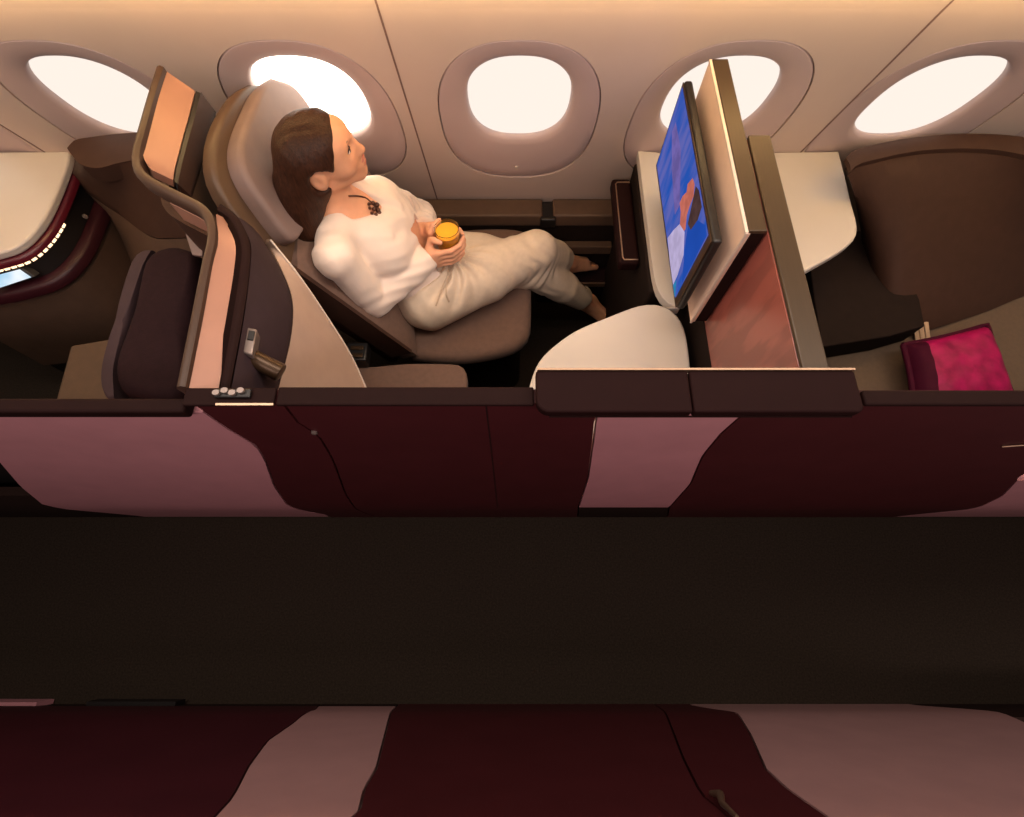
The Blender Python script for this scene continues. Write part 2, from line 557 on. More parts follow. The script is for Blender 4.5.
pt = thing('suite_partition', 'mauve panel under the dark ledge in the middle of the aisle wall', 'partition', (0.3, 0.33, 0))
obj('outer_panel', panel(G(), lambda z: bl_mid(z) + gap, lambda z: br_mid(z) - gap, LOW, 1.185), 'mauve', pt, smooth=True)
obj('kick_panel', panel(G(), lambda z: bl_mid(z) + gap, lambda z: br_mid(z) - gap, 0.003, LOW - gap), 'kick', pt, smooth=True)
pt = thing('suite_partition', 'wide burgundy aisle wall panel below the magenta cushion', 'partition', (1.0, 0.33, 0))
obj('outer_panel', panel(G(), lambda z: br_mid(z) + gap, lambda z: min(bl_far(z) - gap, 2.4), 0.003, 1.185), 'burgundy', pt, smooth=True)  # burgundy begins along the painted shadow edge on its left
xa = P(866, 402, z=1.2)[0]
obj('top_cap', G().box(xa, 2.4, 0.3245, 0.352, 1.187, 1.198), 'cap', pt, bevel=0.004)
hk = P(1014, 447, y=YF)
obj('pull_line', G().tube([(hk[0] - 0.02, YF + prof(hk[2]) - 0.002, hk[2] - 0.006), (hk[0] + 0.02, YF + prof(hk[2]) - 0.003, hk[2] + 0.008),
                           (hk[0] + 0.16, YF + prof(hk[2]) - 0.003, hk[2] + 0.02)], 0.0022, 8), 'rimlight', pt, smooth=True)
pt = thing('suite_partition', 'mauve wedge of aisle wall at the right edge', 'partition', (1.7, 0.33, 0))
obj('outer_panel', panel(G(), lambda z: min(bl_far(z) + gap, 2.39), XF(2.4), 0.02, 0.70), 'mauve', pt, smooth=True)
obj('core', G().box(1.4, 2.4, 0.355, 0.365, 0.003, 0.9), 'black', pt)

# dark ledge capping the partition
lg = thing('ledge_cap', 'long dark maroon ledge with rounded corners capping the aisle wall', 'ledge', (0.3, 0.34, 1.2))
xa, xb = P(536, 390, z=1.222)[0], P(860, 390, z=1.222)[0]
xm = P(691, 390, z=1.222)[0]


def capshape(x0, x1, rl, rr):
    y0, y1 = 0.302, 0.377
    pts = [(x1, y1), (x0, y1)]
    if rl:
        pts += [(x0 + rl - rl * math.cos(t), y0 + rl - rl * math.sin(t)) for t in np.linspace(0, math.pi / 2, 8)]
    else:
        pts += [(x0, y0)]
    if rr:
        pts += [(x1 - rr + rr * math.sin(t), y0 + rr - rr * math.cos(t)) for t in np.linspace(0, math.pi / 2, 8)]
    else:
        pts += [(x1, y0)]
    return pts


obj('ledge_board', G().prism(capshape(xa, xm - 0.001, 0.022, 0), 1.200, 1.222), 'tray', lg, bevel=0.004)
obj('ledge_board', G().prism(capshape(xm + 0.001, xb, 0, 0.012), 1.200, 1.222), 'tray', lg, bevel=0.004)
obj('edge_strip', G().box(xa + 0.003, xb, 0.3775, 0.381, 1.212, 1.2245), 'rimlight', lg, label='thin bright metal edge')
ob = obj('edge_strip', G().tube([(xa + 0.022, 0.3010, 1.203), (xb - 0.012, 0.3010, 1.203)], 0.0018, 6), 'cap', lg)

# ---- opposite row across the aisle
S2 = -1
YB = -0.30
o_l1 = bound([(320, 700), (314, 716), (292, 732), (266, 747), (248, 768), (232, 795), (210, 817), (180, 850)], -1)
o_r1 = bound([(398, 700), (390, 722), (376, 770), (364, 786), (360, 806), (346, 817), (330, 850)], -1)
o_s = bound([(655, 700), (668, 726), (684, 762), (702, 792), (730, 812), (742, 850)], -1)
o_l2 = bound([(688, 699), (712, 712), (738, 722), (752, 742), (766, 770), (790, 788), (835, 817), (880, 850)], -1)
o_r2 = bound([(905, 699), (960, 711), (1000, 721), (1026, 731), (1100, 760), (1200, 817)], -1)
ZO = 1.20
pt = thing('suite_partition', 'dark wine red rounded panel at the lower left across the aisle', 'partition', (-0.9, -0.33, 0))
obj('outer_panel', panel(G(), XF(-2.4), lambda z: o_l1(z) - gap, 0.09, ZO, -1), 'wine_panel', pt, smooth=True)
obj('kick_panel', panel(G(), XF(-2.4), lambda z: o_l1(z) - gap, 0.003, 0.088, -1), 'kick', pt, smooth=True)
obj('kick_strip', G().box(-2.4, P(42, 706, z=0.05)[0], -0.2985, -0.284, 0.006, 0.075), 'mauve', pt)
kx0, kx1 = P(92, 702, z=0.05)[0], P(180, 702, z=0.05)[0]
obj('kick_gap', G().box(kx0, kx1, -0.297, -0.282, 0.02, 0.075), 'black', pt)
pt = thing('suite_partition', 'narrow mauve panel with wavy edge at the bottom, left of the burgundy door', 'partition', (-0.4, -0.33, 0))
obj('outer_panel', panel(G(), lambda z: o_l1(z) + gap, lambda z: o_r1(z) - gap, 0.10, ZO, -1), 'mauve_grey', pt, smooth=True)
obj('kick_panel', panel(G(), lambda z: o_l1(z) + gap, lambda z: o_r1(z) - gap, 0.003, 0.098, -1), 'kick', pt, smooth=True)
dr = thing('sliding_door', 'burgundy suite door at the bottom across the aisle', 'door', (0.1, -0.33, 0))
obj('door_panel', panel(G(), lambda z: o_r1(z) + gap, lambda z: o_s(z) - gap, 0.003, ZO, -1), 'burgundy', dr, smooth=True)
pt = thing('door_post', 'slanted burgundy post with small bronze catch at the bottom right', 'partition', (0.42, -0.33, 0))
obj('outer_panel', panel(G(), lambda z: o_s(z) + gap, lambda z: o_l2(z) - gap, 0.003, ZO, -1), 'burgundy', pt, smooth=True)
q0, q1, q2 = P(711, 793, y=-0.284), P(722, 803, y=-0.284), P(737, 817, y=-0.284)
obj('catch', G().tube([q0, ((q0[0] + q1[0]) / 2 + .006, -0.279, (q0[2] + q1[2]) / 2 + .003), q1, q2], [0.004, 0.007, 0.005, 0.003], 8), 'rimlight', pt, smooth=True, label='small bronze door catch')
pt = thing('suite_partition', 'broad mauve panel at the lower right across the aisle', 'partition', (1.0, -0.33, 0))
obj('outer_panel', panel(G(), lambda z: o_l2(z) + gap, lambda z: max(o_r2(z), o_l2(z) + 0.01) if z > 0.02 else o_r2(z), 0.004, ZO, -1), 'mauve_grey', pt, smooth=True)
obj('kick_panel', panel(G(), lambda z: o_r2(z) + gap if z < 0.5 else 2.39, XF(2.4), 0.003, 0.45, -1), 'kick', pt, smooth=True)

# ------------------------------------------------------------------ console tables, monitor, divider
TZ = 0.78


def tops(px, z=TZ):
    return [P(a, b, z=z)[:2] for a, b in px]


def rounded_top(name_parent, poly, m='cream', z=TZ, th=0.03, part='table_top'):
    obj(part, G().prism(poly, z - th, z), m, name_parent, bevel=0.006, seg=3)


def inset(poly, d):
    cx = sum(p[0] for p in poly) / len(poly)
    cy = sum(p[1] for p in poly) / len(poly)
    out = []
    for x, y in poly:
        L = math.hypot(x - cx, y - cy)
        k = max(0.2, (L - d) / L)
        out.append((cx + (x - cx) * k, cy + (y - cy) * k))
    return out


# lower table by the aisle
edge = spline([P(a, b, z=TZ) for a, b in [(527, 398), (529, 388), (536, 367), (548, 351), (575, 331), (610, 316), (635, 306.5), (650, 304), (664, 306), (676, 314), (684, 327), (688, 345), (691, 372)]], 34)
poly = [(p[0], p[1]) for p in edge]
poly += [(poly[-1][0], 0.40), (poly[0][0] - 0.004, 0.40)]
t1 = thing('side_table', 'cream rounded side table behind the dark ledge, nearest the aisle', 'table', (0.28, 0.55, 0.0))
rounded_top(t1, poly, z=TZ, th=0.034)
obj('cabinet', G().prism(inset(poly, 0.05), 0.003, TZ - 0.036), 'dark', t1, bevel=0.01)

# console against the wall, under the television
edge = spline([P(a, b, z=TZ) for a, b in [(638, 150.5), (641, 175), (646, 215), (650, 245), (654, 275), (659, 292), (667, 302), (676, 307)]], 26)
poly = [(p[0], p[1]) for p in edge]
yb = poly[-1][1]
poly += [(0.40, yb - 0.004), (0.47, yb - 0.004), (0.498, 0.83), (0.498, 1.366)]
t2 = thing('side_console', 'cream topped wall console beneath the television', 'console', (0.42, 1.1, 0.0))
rounded_top(t2, poly, z=TZ, th=0.03)
obj('cabinet', G().prism([(0.40, 0.86), (0.49, 0.86), (0.49, 1.36), (0.40, 1.36)], 0.003, TZ - 0.032), 'dark', t2, bevel=0.008)

# folded tray leaf under the console
tr = thing('tray_table', 'stowed dark maroon tray leaf jutting out under the console', 'tray table', (0.36, 1.17, 0.5))
lf = [P(613, 180, z=0.70), P(640, 178, z=0.70), P(645, 262, z=0.70), P(618, 264, z=0.70)]
lf = [(0.333, 1.345), (0.398, 1.345), (0.398, 1.0), (0.333, 1.0)]
obj('leaf', G().prism(lf, 0.655, 0.70), 'tray', tr, bevel=0.012, seg=4)
obj('edge_strip', G().tube([(0.392, 1.325, 0.7005), (0.351, 1.325, 0.7005), (0.345, 1.318, 0.7005), (0.345, 1.02, 0.7005), (0.349, 1.012, 0.7005), (0.392, 1.012, 0.7005)], 0.0022, 8), 'rimlight', tr, smooth=True)

# television
tv = thing('television', 'flat television showing a blue picture, mounted on the cream shroud', 'television', (0.42, 0.93, 0.9))
X0 = 0.41
y0, y1, z0, z1 = 0.70, 1.178, 0.905, 1.158
obj('casing', G().box(X0 + 0.002, X0 + 0.022, y0, y1, z0, z1), 'black', tv, bevel=0.006)
obj('bezel', G().box(X0 - 0.001, X0 + 0.0015, y0 + 0.003, y1 - 0.003, z0 + 0.003, z1 - 0.003), 'lamp', tv, bevel=0.001)
scr = obj('screen', G().box(X0 - 0.0025, X0 - 0.0012, y0 + 0.026, y1 - 0.012, z0 + 0.014, z1 - 0.010), 'sc_blue', tv)


def pic(px, m, k):
    q = []
    for a, b in px:
        p = P(a, b, x=X0 - 0.0026)
        q.append((X0 - 0.0027 - 0.0002 * k, min(max(p[1], y0 + 0.027), y1 - 0.013), min(max(p[2], z0 + 0.015), z1 - 0.013)))
    gg = G().slab(q, (0.0001, 0, 0))
    obj('screen_picture', gg, m, scr)


pic([(672, 132), (676, 122), (681, 150), (680, 205), (675, 215), (672, 170)], 'sc_pink', 2)
pic([(690, 215), (707, 222), (712, 245), (692, 275), (682, 285), (686, 240)], 'sc_deep', 2)
pic([(696, 186), (702, 184), (703, 205), (698, 220), (691, 230), (688, 224), (692, 205)], 'sc_hair', 3)
pic([(680, 228), (681, 212), (680, 203), (683, 196), (687, 192), (688, 184), (693, 178), (695, 184), (694, 196), (690, 206), (687, 216), (686, 229), (683, 233)], 'sc_skin', 4)
pic([(668, 238), (674, 230), (680, 224), (685, 232), (684, 255), (678, 275), (671, 290), (669, 265)], 'sc_white', 5)
pic([(672, 288), (677, 280), (676, 298), (673, 303)], 'sc_teal', 6)
obj('mount_arm', G().box(X0 + 0.024, 0.4565, 0.85, 1.02, 0.98, 1.08), 'lamp', tv, bevel=0.004)

sh = thing('television_shroud', 'tall cream faced box with bronze top edge behind the television', 'shroud', (0.48, 0.93, TZ))
gx0, gx1 = 0.458, 0.500
obj('front_panel', G().box(gx0, gx0 + 0.012, 0.688, 1.186, 0.866, 1.196), 'shroud', sh, bevel=0.002)
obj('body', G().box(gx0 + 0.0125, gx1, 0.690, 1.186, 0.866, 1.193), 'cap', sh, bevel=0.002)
obj('top_strip', G().box(gx0 + 0.006, gx1, 0.689, 1.186, 1.1935, 1.203), 'bronze', sh, bevel=0.002)
obj('edge_strip', G().box(gx0 - 0.0012, gx0 + 0.005, 0.6865, 1.186, 1.1965, 1.2015).box(gx0 - 0.0012, gx0 + 0.004, 0.6845, 0.6875, 0.866, 1.2), 'creamedge', sh, label='bright cream edging')
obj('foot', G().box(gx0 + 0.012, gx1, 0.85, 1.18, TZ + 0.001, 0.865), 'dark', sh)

dv = thing('suite_divider', 'upright red brown divider panel with bronze top between two suites', 'partition', (0.53, 0.66, 0.0))
obj('veneer_panel', G().box(0.503, 0.512, 0.384, 0.94, 0.845, 1.196), 'redwood', dv, bevel=0.002)
obj('lower_panel', G().box(0.502, 0.512, 0.384, 0.94, 0.003, 0.843), 'dark', dv, bevel=0.002)  # dark panel painting in the shade between table and divider
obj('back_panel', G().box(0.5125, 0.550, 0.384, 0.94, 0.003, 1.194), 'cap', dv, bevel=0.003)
obj('top_strip', G().box(0.5035, 0.5505, 0.384, 0.942, 1.1965, 1.206), 'bronze', dv, bevel=0.003)

# right suite's table
edge = spline([P(a, b, z=TZ) for a, b in [(839, 151), (846, 178), (852, 204), (857, 222), (857, 234), (851, 243), (836, 254), (806, 271)]], 26)
poly = [(p[0], p[1]) for p in edge]
poly = [(0.556, 1.366)] + poly + [(0.556, poly[-1][1])]
t3 = thing('side_table', 'cream side table right of the divider in the neighbouring suite', 'table', (0.8, 1.1, 0.0))
rounded_top(t3, poly, z=TZ, th=0.028)
obj('cabinet', G().prism(inset(poly, 0.05), 0.003, TZ - 0.03), 'dark', t3, bevel=0.01)

# ------------------------------------------------------------------ right suite: bed, pad, cushion
pad = thing('side_pad', 'big dark brown rounded padding around the bed in the right suite', 'padding', (1.4, 1.2, 0.3))
ZR = 0.90
rimo = [P(a, b, z=ZR) for a, b in [(846, 158), (853, 151), (870, 146), (900, 139.5), (940, 135), (985, 134), (1024, 137), (1070, 146), (1110, 165)]]
rimi = [P(a, b, z=ZR - 0.004) for a, b in [(851, 171), (859, 164), (878, 159), (905, 153), (940, 149), (985, 149), (1020, 154), (1055, 164), (1085, 180)]]
obj('rim', G().ruled(rimo, rimi, (0, 0, -0.014), 30, 4, crown=0.004), 'brown', pad, smooth=True)
low = [P(a, b, z=0.505) for a, b in [(868, 268), (872, 300), (884, 332), (905, 337), (930, 330), (985, 312), (1024, 296), (1060, 285), (1100, 275)]]
mid = [(np.array(a) * 0.62 + np.array(b) * 0.38 + np.array([0, 0.03, 0.02])) for a, b in zip(rimi, low)]
g = G()
A, B_, D = spline([np.array(p) + [0, -0.002, -0.0145] for p in rimi], 30), spline(mid, 30), spline(low, 30)
rows = [A] + [[(1 - t) ** 2 * a + 2 * t * (1 - t) * b + t * t * d for a, b, d in zip(A, B_, D)] for t in (0.15, 0.3, 0.45, 0.6, 0.75, 0.9, 1)]
g.loft([list(r) + [p + np.array([0.0, 0.03, -0.004]) for p in r[::-1]] for r in rows])
obj('inner_panel', g, 'brown', pad, smooth=True)
cub = thing('foot_cubby', 'black foot cubby opening under the cream table in the right suite', 'cubby', (0.85, 1.0, 0.0))
cb = [P(a, b, z=0.60) for a, b in [(806, 240), (840, 228), (868, 232), (890, 248), (908, 272), (920, 300), (925, 326), (890, 336), (860, 341), (822, 347)]]
obj('opening', G().prism([(p[0], p[1]) for p in cb], 0.505, 0.60), 'dark', cub, bevel=0.004)  # solid dark block, shade of the opening put in as colour
bd = thing('bed', 'olive brown flat bed under the magenta cushion', 'bed', (1.3, 0.7, 0.0))
bp = [P(a, b, z=0.50)[:2] for a, b in [(822, 348), (860, 340), (900, 333), (930, 328), (975, 311), (1024, 291), (1130, 262)]]
bp += [(2.1, 0.392), (bp[0][0] - 0.03, 0.392)]
obj('mattress', G().prism(bp, 0.36, 0.50), 'olive', bd, bevel=0.02, seg=4)
obj('base', G().prism(inset(bp, 0.05), 0.003, 0.358), 'black', bd)
sb = thing('seat_belt', 'tan seat belt strap tucked between bed and brown padding', 'belt', P(922, 335, z=0.505))
a, b = P(921, 322, z=0.53), P(924, 346, z=0.506)
bs = G()
for k in range(3):
    w0 = np.array([0.018 * k - 0.018, 0, 0])
    bs.ruled([np.array(a) + w0 + [-0.007, 0, 0], np.array(b) + w0 + [-0.007, 0, 0]], [np.array(a) + w0 + [0.007, 0, 0], np.array(b) + w0 + [0.007, 0, 0]], (0, 0, -0.004), 8, 2, 0.001)
obj('webbing', bs, 'strap', sb, smooth=True)
obj('buckle', G().box(b[0] - 0.03, b[0] + 0.03, b[1] - 0.03, b[1] - 0.004, 0.503, 0.515), 'black', sb, bevel=0.003)

pil = thing('cushion', 'magenta satin cushion with dark wine border on the bed', 'cushion', P(955, 370, z=0.52))
cs = [np.array(P(a, b, z=0.585)) for a, b in [(903, 345), (987, 325), (1016, 404), (914, 412)]]


def cushion(cs, th, n=18):
    gv = G()
    T, Bm = [], []
    for s_, arr in ((1, T), (-1, Bm)):
        for i in range(n + 1):
            for j in range(n + 1):
                u_, v_ = i / n, j / n
                p = cs[0] * (1 - u_) * (1 - v_) + cs[1] * u_ * (1 - v_) + cs[2] * u_ * v_ + cs[3] * (1 - u_) * v_
                c = (cs[0] + cs[1] + cs[2] + cs[3]) / 4
                e = (1 - (2 * u_ - 1) ** 4) * (1 - (2 * v_ - 1) ** 4)
                pin = 0.05 * (1 - (2 * u_ - 1) ** 2 * 1) * abs(2 * v_ - 1) ** 3 + 0.05 * (1 - (2 * v_ - 1) ** 2) * abs(2 * u_ - 1) ** 3
                p = p + (c - p) * pin
                h = th * (max(e, 0) ** 0.55)
                h += 0.004 * math.sin(u_ * 23 + 5 * v_) * math.sin(v_ * 19 + 3) * e
                arr.append(p + np.array([0, 0, s_ * h]))
    F1 = [(i * (n + 1) + j, (i + 1) * (n + 1) + j, (i + 1) * (n + 1) + j + 1, i * (n + 1) + j + 1) for i in range(n) for j in range(n)]
    gv.add(T + Bm, F1 + [tuple(k + len(T) for k in q[::-1]) for q in F1])
    per = [(i, 0) for i in range(n)] + [(n, j) for j in range(n)] + [(i, n) for i in range(n, 0, -1)] + [(0, j) for j in range(n, 0, -1)]
    ids = [i * (n + 1) + j for i, j in per]
    L = len(T)
    gv.f += [(ids[k], ids[(k + 1) % len(ids)], ids[(k + 1) % len(ids)] + L, ids[k] + L) for k in range(len(ids))]
    return gv, [T[i] * 0.5 + Bm[i] * 0.5 for i in ids]


gv, rim_pts = cushion(cs, 0.05)
obj('cover', gv, 'magenta', pil, smooth=True)
obj('border', G().tube(rim_pts + [rim_pts[0]], 0.009, 8), 'pillowedge', pil, smooth=True, label='dark wine border')
nside = 18
left_rows = [gv.v[i * (nside + 1) + j] for i in (0, 1, 2, 3) for j in range(nside + 1)]
gb = G()
rings = []
for j in range(nside + 1):
    ring = [np.array(gv.v[i * (nside + 1) + j]) + [0, 0, 0.0015] for i in (0, 1, 2, 3)]
    rings.append(ring + [p + np.array([0, 0, -0.0012]) for p in ring[::-1]])
obj('side_band', gb.loft(rings), 'pillowedge', pil, smooth=True, label='dark wine band along the left side')

# ------------------------------------------------------------------ woman's seat
def seatpt(s, y, n=0.0):
    """point on the reclined backrest: s = height z, n = offset forward (normal)"""
    a = math.atan2(0.33, 0.69)
    x = -0.66 + (1.15 - s) * (0.33 / 0.69)
    return np.array([x + n * math.cos(a), y, s + n * math.sin(a)])


seat = thing('lounge_chair', 'reclined taupe suite seat the woman sits in', 'seat', (-0.2, 1.05, 0.0))


def backslab(z0, z1, y0f, y1f, n0, n1, nz=16, ny=10, dish=0.0, rnd=0.012):
    rings = []
    for i in range(nz + 1):
        z = z0 + (z1 - z0) * i / nz
        e = min(1, min(i, nz - i) / 2.0)
        e = math.sqrt(max(0, 1 - (1 - e) ** 2))
        y0, y1 = y0f(z), y1f(z)
        fr = []
        for j in range(ny + 1):
            t = j / ny
            ed = min(1, min(t, 1 - t) * 7)
            ed = math.sqrt(max(0, 1 - (1 - ed) ** 2))
            nn = n0 + (n1 - n0) * (0.45 + 0.55 * min(e, ed)) + dish * (2 * t - 1) ** 2
            fr.append(seatpt(z, y0 + (y1 - y0) * t, nn))
        bk = [seatpt(z, y0 + (y1 - y0) * (j / ny), n0) for j in range(ny, -1, -1)]
        rings.append(fr + bk)
    return G().loft(rings)


SN = seatpt(0.8, 0, 1.0) - seatpt(0.8, 0, 0.0)          # backrest normal


def plane_pt(px, py, n=0.0):
    v = AX_D * FPX + (px - 512) * AX_R + (408.5 - py) * AX_U
    o0 = seatpt(0.8, 0, n)
    return CAM + v * (((o0 - CAM) @ SN) / (v @ SN))


def padded(px, n0, n1, r, N=56, dome=0.012, steps=5):
    """upholstered slab lying on the backrest plane with the given outline"""
    out = spline([plane_pt(a, b) for a, b in px] + [plane_pt(*px[0])], N + 1)[:-1]
    c = sum(out) / len(out)
    rings = [[p + SN * n0 for p in out], [p + SN * (n1 - r) for p in out]]
    for i in range(1, steps + 1):
        t = math.pi / 2 * i / steps
        rings.append([p + (c - p) / np.linalg.norm(c - p) * r * (1 - math.cos(t)) + SN * (n1 - r + r * math.sin(t)) for p in out])
    last = rings[-1]
    for f in (0.75, 0.5, 0.25, 0.05):
        rings.append([c + SN * n1 + (p - c - SN * n1) * f + SN * dome * (1 - f * f) for p in last])
    return G().loft(rings)


obj('back_shell', padded([(254, 82), (243, 88), (230, 106), (220, 128), (216, 150), (218, 174), (230, 200), (252, 230), (285, 266), (330, 296), (380, 280), (372, 220), (345, 160), (315, 110), (285, 84)], -0.045, -0.012, 0.012, dome=0), 'seatshell', seat, smooth=True)
obj('backrest', backslab(0.47, 0.93, lambda z: 0.795, lambda z: 1.30, -0.04, 0.01, dish=0.035), 'taupe', seat, smooth=True)
obj('back_rear', backslab(0.45, 0.95, lambda z: 0.805, lambda z: 1.29, -0.11, -0.042), 'brown', seat, smooth=True)
obj('side_wing', G().ruled([seatpt(z, 0.787, -0.06) for z in (0.98, 0.9, 0.7, 0.5)], [seatpt(z, 0.787, 0.02) for z in (0.98, 0.9, 0.7, 0.5)], (0, 0.012, 0), 12, 3), 'brown', seat, smooth=True)
obj('headrest', padded([(264, 82), (252, 94), (243, 112), (234, 134), (230, 152), (232, 170), (241, 190), (256, 212), (271, 232), (281, 243), (289, 244), (296, 234), (320, 215), (330, 180), (312, 128), (288, 92)], -0.011, 0.034, 0.016, dome=-0.010), 'headrest', seat, smooth=True)
# seat cushion
cz = 0.475
cush = [(-0.36, 0.80), (-0.18, 0.785), (-0.02, 0.815), (0.045, 0.86), (0.066, 0.93), (0.066, 1.25), (0.05, 1.325), (-0.1, 1.34), (-0.36, 1.31)]
cp = [tuple(p[:2]) for p in spline([(a, b, 0) for a, b in cush], 40)]
obj('seat_cushion', G().prism(cp, 0.405, cz), 'taupe', seat, bevel=0.028, seg=5)
obj('seat_base', G().prism(inset(cp, 0.05), 0.003, 0.403), 'dark', seat, bevel=0.01)
# armrest
ar = thing('armrest', 'low tan armrest between the seat and the sliding door', 'armrest', (-0.3, 0.66, 0.0))
ap = spline([P(a, b, z=0.55) for a, b in [(375, 366), (410, 363), (452, 363.5), (463, 367), (467, 376), (467, 396)]], 20)
ap = [(p[0], p[1]) for p in ap] + [(P(467, 396, z=0.55)[0], 0.45), (-0.52, 0.45), (-0.50, P(375, 366, z=0.55)[1])]
obj('pad', G().prism(ap, 0.50, 0.55), 'taupe', ar, bevel=0.01)
obj('body', G().prism(inset(ap, 0.02), 0.003, 0.498), 'dark', ar, bevel=0.004)
bk = thing('seat_controls', 'small dark seat control block beside the reclined backrest', 'control', P(355, 350, z=0.62))
b0 = P(357, 352, z=0.60)
obj('body', G().box(b0[0] - 0.035, b0[0] + 0.03, b0[1] - 0.03, b0[1] + 0.035, 0.552, 0.60), 'black', bk, bevel=0.006)
obj('button', G().box(b0[0] - 0.02, b0[0] + 0.02, b0[1] + 0.006, b0[1] + 0.02, 0.6005, 0.605), 'lamp', bk, bevel=0.002)
obj('button', G().box(b0[0] - 0.02, b0[0] + 0.02, b0[1] - 0.02, b0[1] - 0.006, 0.6005, 0.605), 'lamp', bk, bevel=0.002)

# ------------------------------------------------------------------ copper shell round the seat
shl = thing('seat_shell', 'S-shaped privacy shell with copper bands behind the woman', 'privacy shell', (-0.62, 0.75, 0.0))
path = spline([P(a, b, z=1.2) for a, b in [(161, 67), (153, 92), (145, 120), (137, 150), (137, 164), (143, 174), (158, 184), (182, 196), (202, 207), (211, 221), (212, 240), (207, 262), (196, 318), (182, 387)]], 60)
path = [np.array([p[0], p[1]]) for p in path]
nrm = []
for i in range(len(path)):
    d = path[min(i + 1, len(path) - 1)] - path[max(i - 1, 0)]
    d /= np.linalg.norm(d)
    nrm.append(np.array([-d[1], d[0]]))


def sweep(prof_pts, i0=0, i1=None, closed=True):
    i1 = len(path) if i1 is None else i1
    rings = []
    for i in range(i0, i1):
        rings.append([(path[i][0] + nrm[i][0] * o_, path[i][1] + nrm[i][1] * o_, z) for o_, z in prof_pts])
    return G().loft(rings, cap=True)


obj('rim', sweep([(-0.012, 1.17), (-0.013, 1.193), (-0.008, 1.202), (0.0, 1.204), (0.006, 1.2), (0.008, 1.17)]), 'rim', shl, smooth=True)
obj('outer_band', sweep([(-0.013, 1.12), (-0.013, 1.1695), (0.004, 1.1695), (0.004, 1.12)], 26, 42), 'copper', shl, smooth=True)
obj('outer_panel', sweep([(-0.013, 0.42), (-0.013, 1.0995), (0.004, 1.0995), (0.004, 0.42)]), 'brown', shl, smooth=True)
# far wing
A = [P(a, b, z=1.190) for a, b in [(166, 71), (158, 98), (149, 128), (143, 150), (145, 161), (152, 170)]]
B_ = [P(a, b, z=1.155) for a, b in [(195, 91), (189, 115), (182, 140), (176, 163), (174, 172), (173, 180)]]
obj('copper_band', G().ruled(A, B_, (-0.01, 0, -0.02), 18, 5), 'copper', shl, smooth=True)
A = [P(a, b, z=1.152) for a, b in [(196, 91), (190, 115), (183, 140), (177, 163), (174, 181)]]
B2 = [P(a, b, z=1.150) for a, b in [(201, 93), (195, 116), (188, 141), (182, 164), (178, 184)]]
obj('band_trim', G().ruled(A, B2, (-0.01, 0, -0.03), 18, 3), 'black', shl, smooth=True)
A = [P(a, b, z=1.152) for a, b in [(201, 92), (195, 116), (188, 141), (182, 164), (178, 184)]]
B3 = [P(a, b, z=1.10) for a, b in [(216, 112), (210, 134), (203, 158), (196, 180), (191, 196)]]
obj('wing_panel', G().ruled(A, B3, (-0.012, 0, -0.02), 18, 5), 'brown', shl, smooth=True)
A = B3
B4 = [P(a, b, z=0.95) for a, b in [(232, 150), (228, 165), (224, 190), (224, 220), (226, 240)]]
obj('wing_skirt', G().ruled([np.array(p) + [0, 0, -0.004] for p in A], B4, (-0.012, 0, -0.02), 18, 5), 'seatshell', shl, smooth=True)
# near wing
A = [P(a, b, z=1.192) for a, b in [(216, 214), (217.5, 236), (213, 262), (201, 318), (187, 392)]]
B_ = [P(a, b, z=1.168) for a, b in [(223, 217), (238, 241), (239, 264), (231, 318), (218, 392)]]
obj('copper_band', G().ruled(A, B_, (-0.008, 0, -0.02), 24, 5), 'copper', shl, smooth=True)
A = [P(a, b, z=1.172) for a, b in [(217, 210), (230, 219), (240.5, 242), (240.5, 264), (232.5, 318), (219.5, 392)]]
B_ = [P(a, b, z=1.168) for a, b in [(221, 204), (237, 216), (249, 240), (250, 264), (243, 318), (229, 392)]]
obj('band_trim', G().ruled(A, B_, (-0.01, 0, -0.03), 28, 4, crown=0.004), 'cap', shl, smooth=True)
A = [P(a, b, z=1.160) for a, b in [(238, 217), (250, 241), (250.5, 264), (244, 318), (230, 396)]]
B_ = [P(a, b, z=1.03) for a, b in [(262, 238), (280, 268), (292, 300), (290, 340), (276, 396)]]
obj('inner_panel', G().ruled(A, B_, (-0.012, 0, -0.02), 28, 8, crown=0.008), 'purple', shl, smooth=True)
A = [P(a, b, z=1.026) for a, b in [(266, 240), (281, 268), (292.5, 300), (290.5, 340), (276, 398)]]
B_ = [P(a, b, z=z) for a, b, z in [(270, 240, 1.05), (298, 275, .98), (330, 322, .86), (352, 358, .77), (370, 398, .70)]]
obj('lining_panel', G().ruled(A, B_, (-0.012, 0, -0.02), 28, 8, crown=0.004), 'lining', shl, smooth=True, label='pale beige lining panel')
obj('lining_edge', G().tube(spline([np.array(p) + [0.001, 0, 0.001] for p in B_], 24), 0.0025, 8), 'creamedge', shl, smooth=True)

# reading lamp
lp = thing('reading_lamp', 'dark bronze reading lamp on the plum inner panel of the shell', 'lamp', P(250, 350, z=1.12))
c = [P(a, b, z=1.150) for a, b in [(247, 327), (257, 329), (252, 355), (242, 352)]]
obj('wall_plate', G().slab(c, (-0.012, 0, -0.05)), 'chrome', lp, bevel=0.003)
c = [P(a, b, z=1.154) for a, b in [(249, 330), (255, 331), (253, 340), (247, 339)]]
obj('switch', G().slab(c, (-0.004, 0, -0.01)), 'black', lp, bevel=0.001)
p0, p1 = np.array(P(252, 357, z=1.12)), np.array(P(281, 373, z=1.10))
dd = (p1 - p0)
obj('lamp_head', G().tube([p0 - dd * 0.05, p0, p0 + dd * 0.1, p1 - dd * 0.05, p1, p1 + dd * 0.01], [0.010, 0.0155, 0.017, 0.019, 0.018, 0.012], 20), 'lamp', lp, smooth=True)
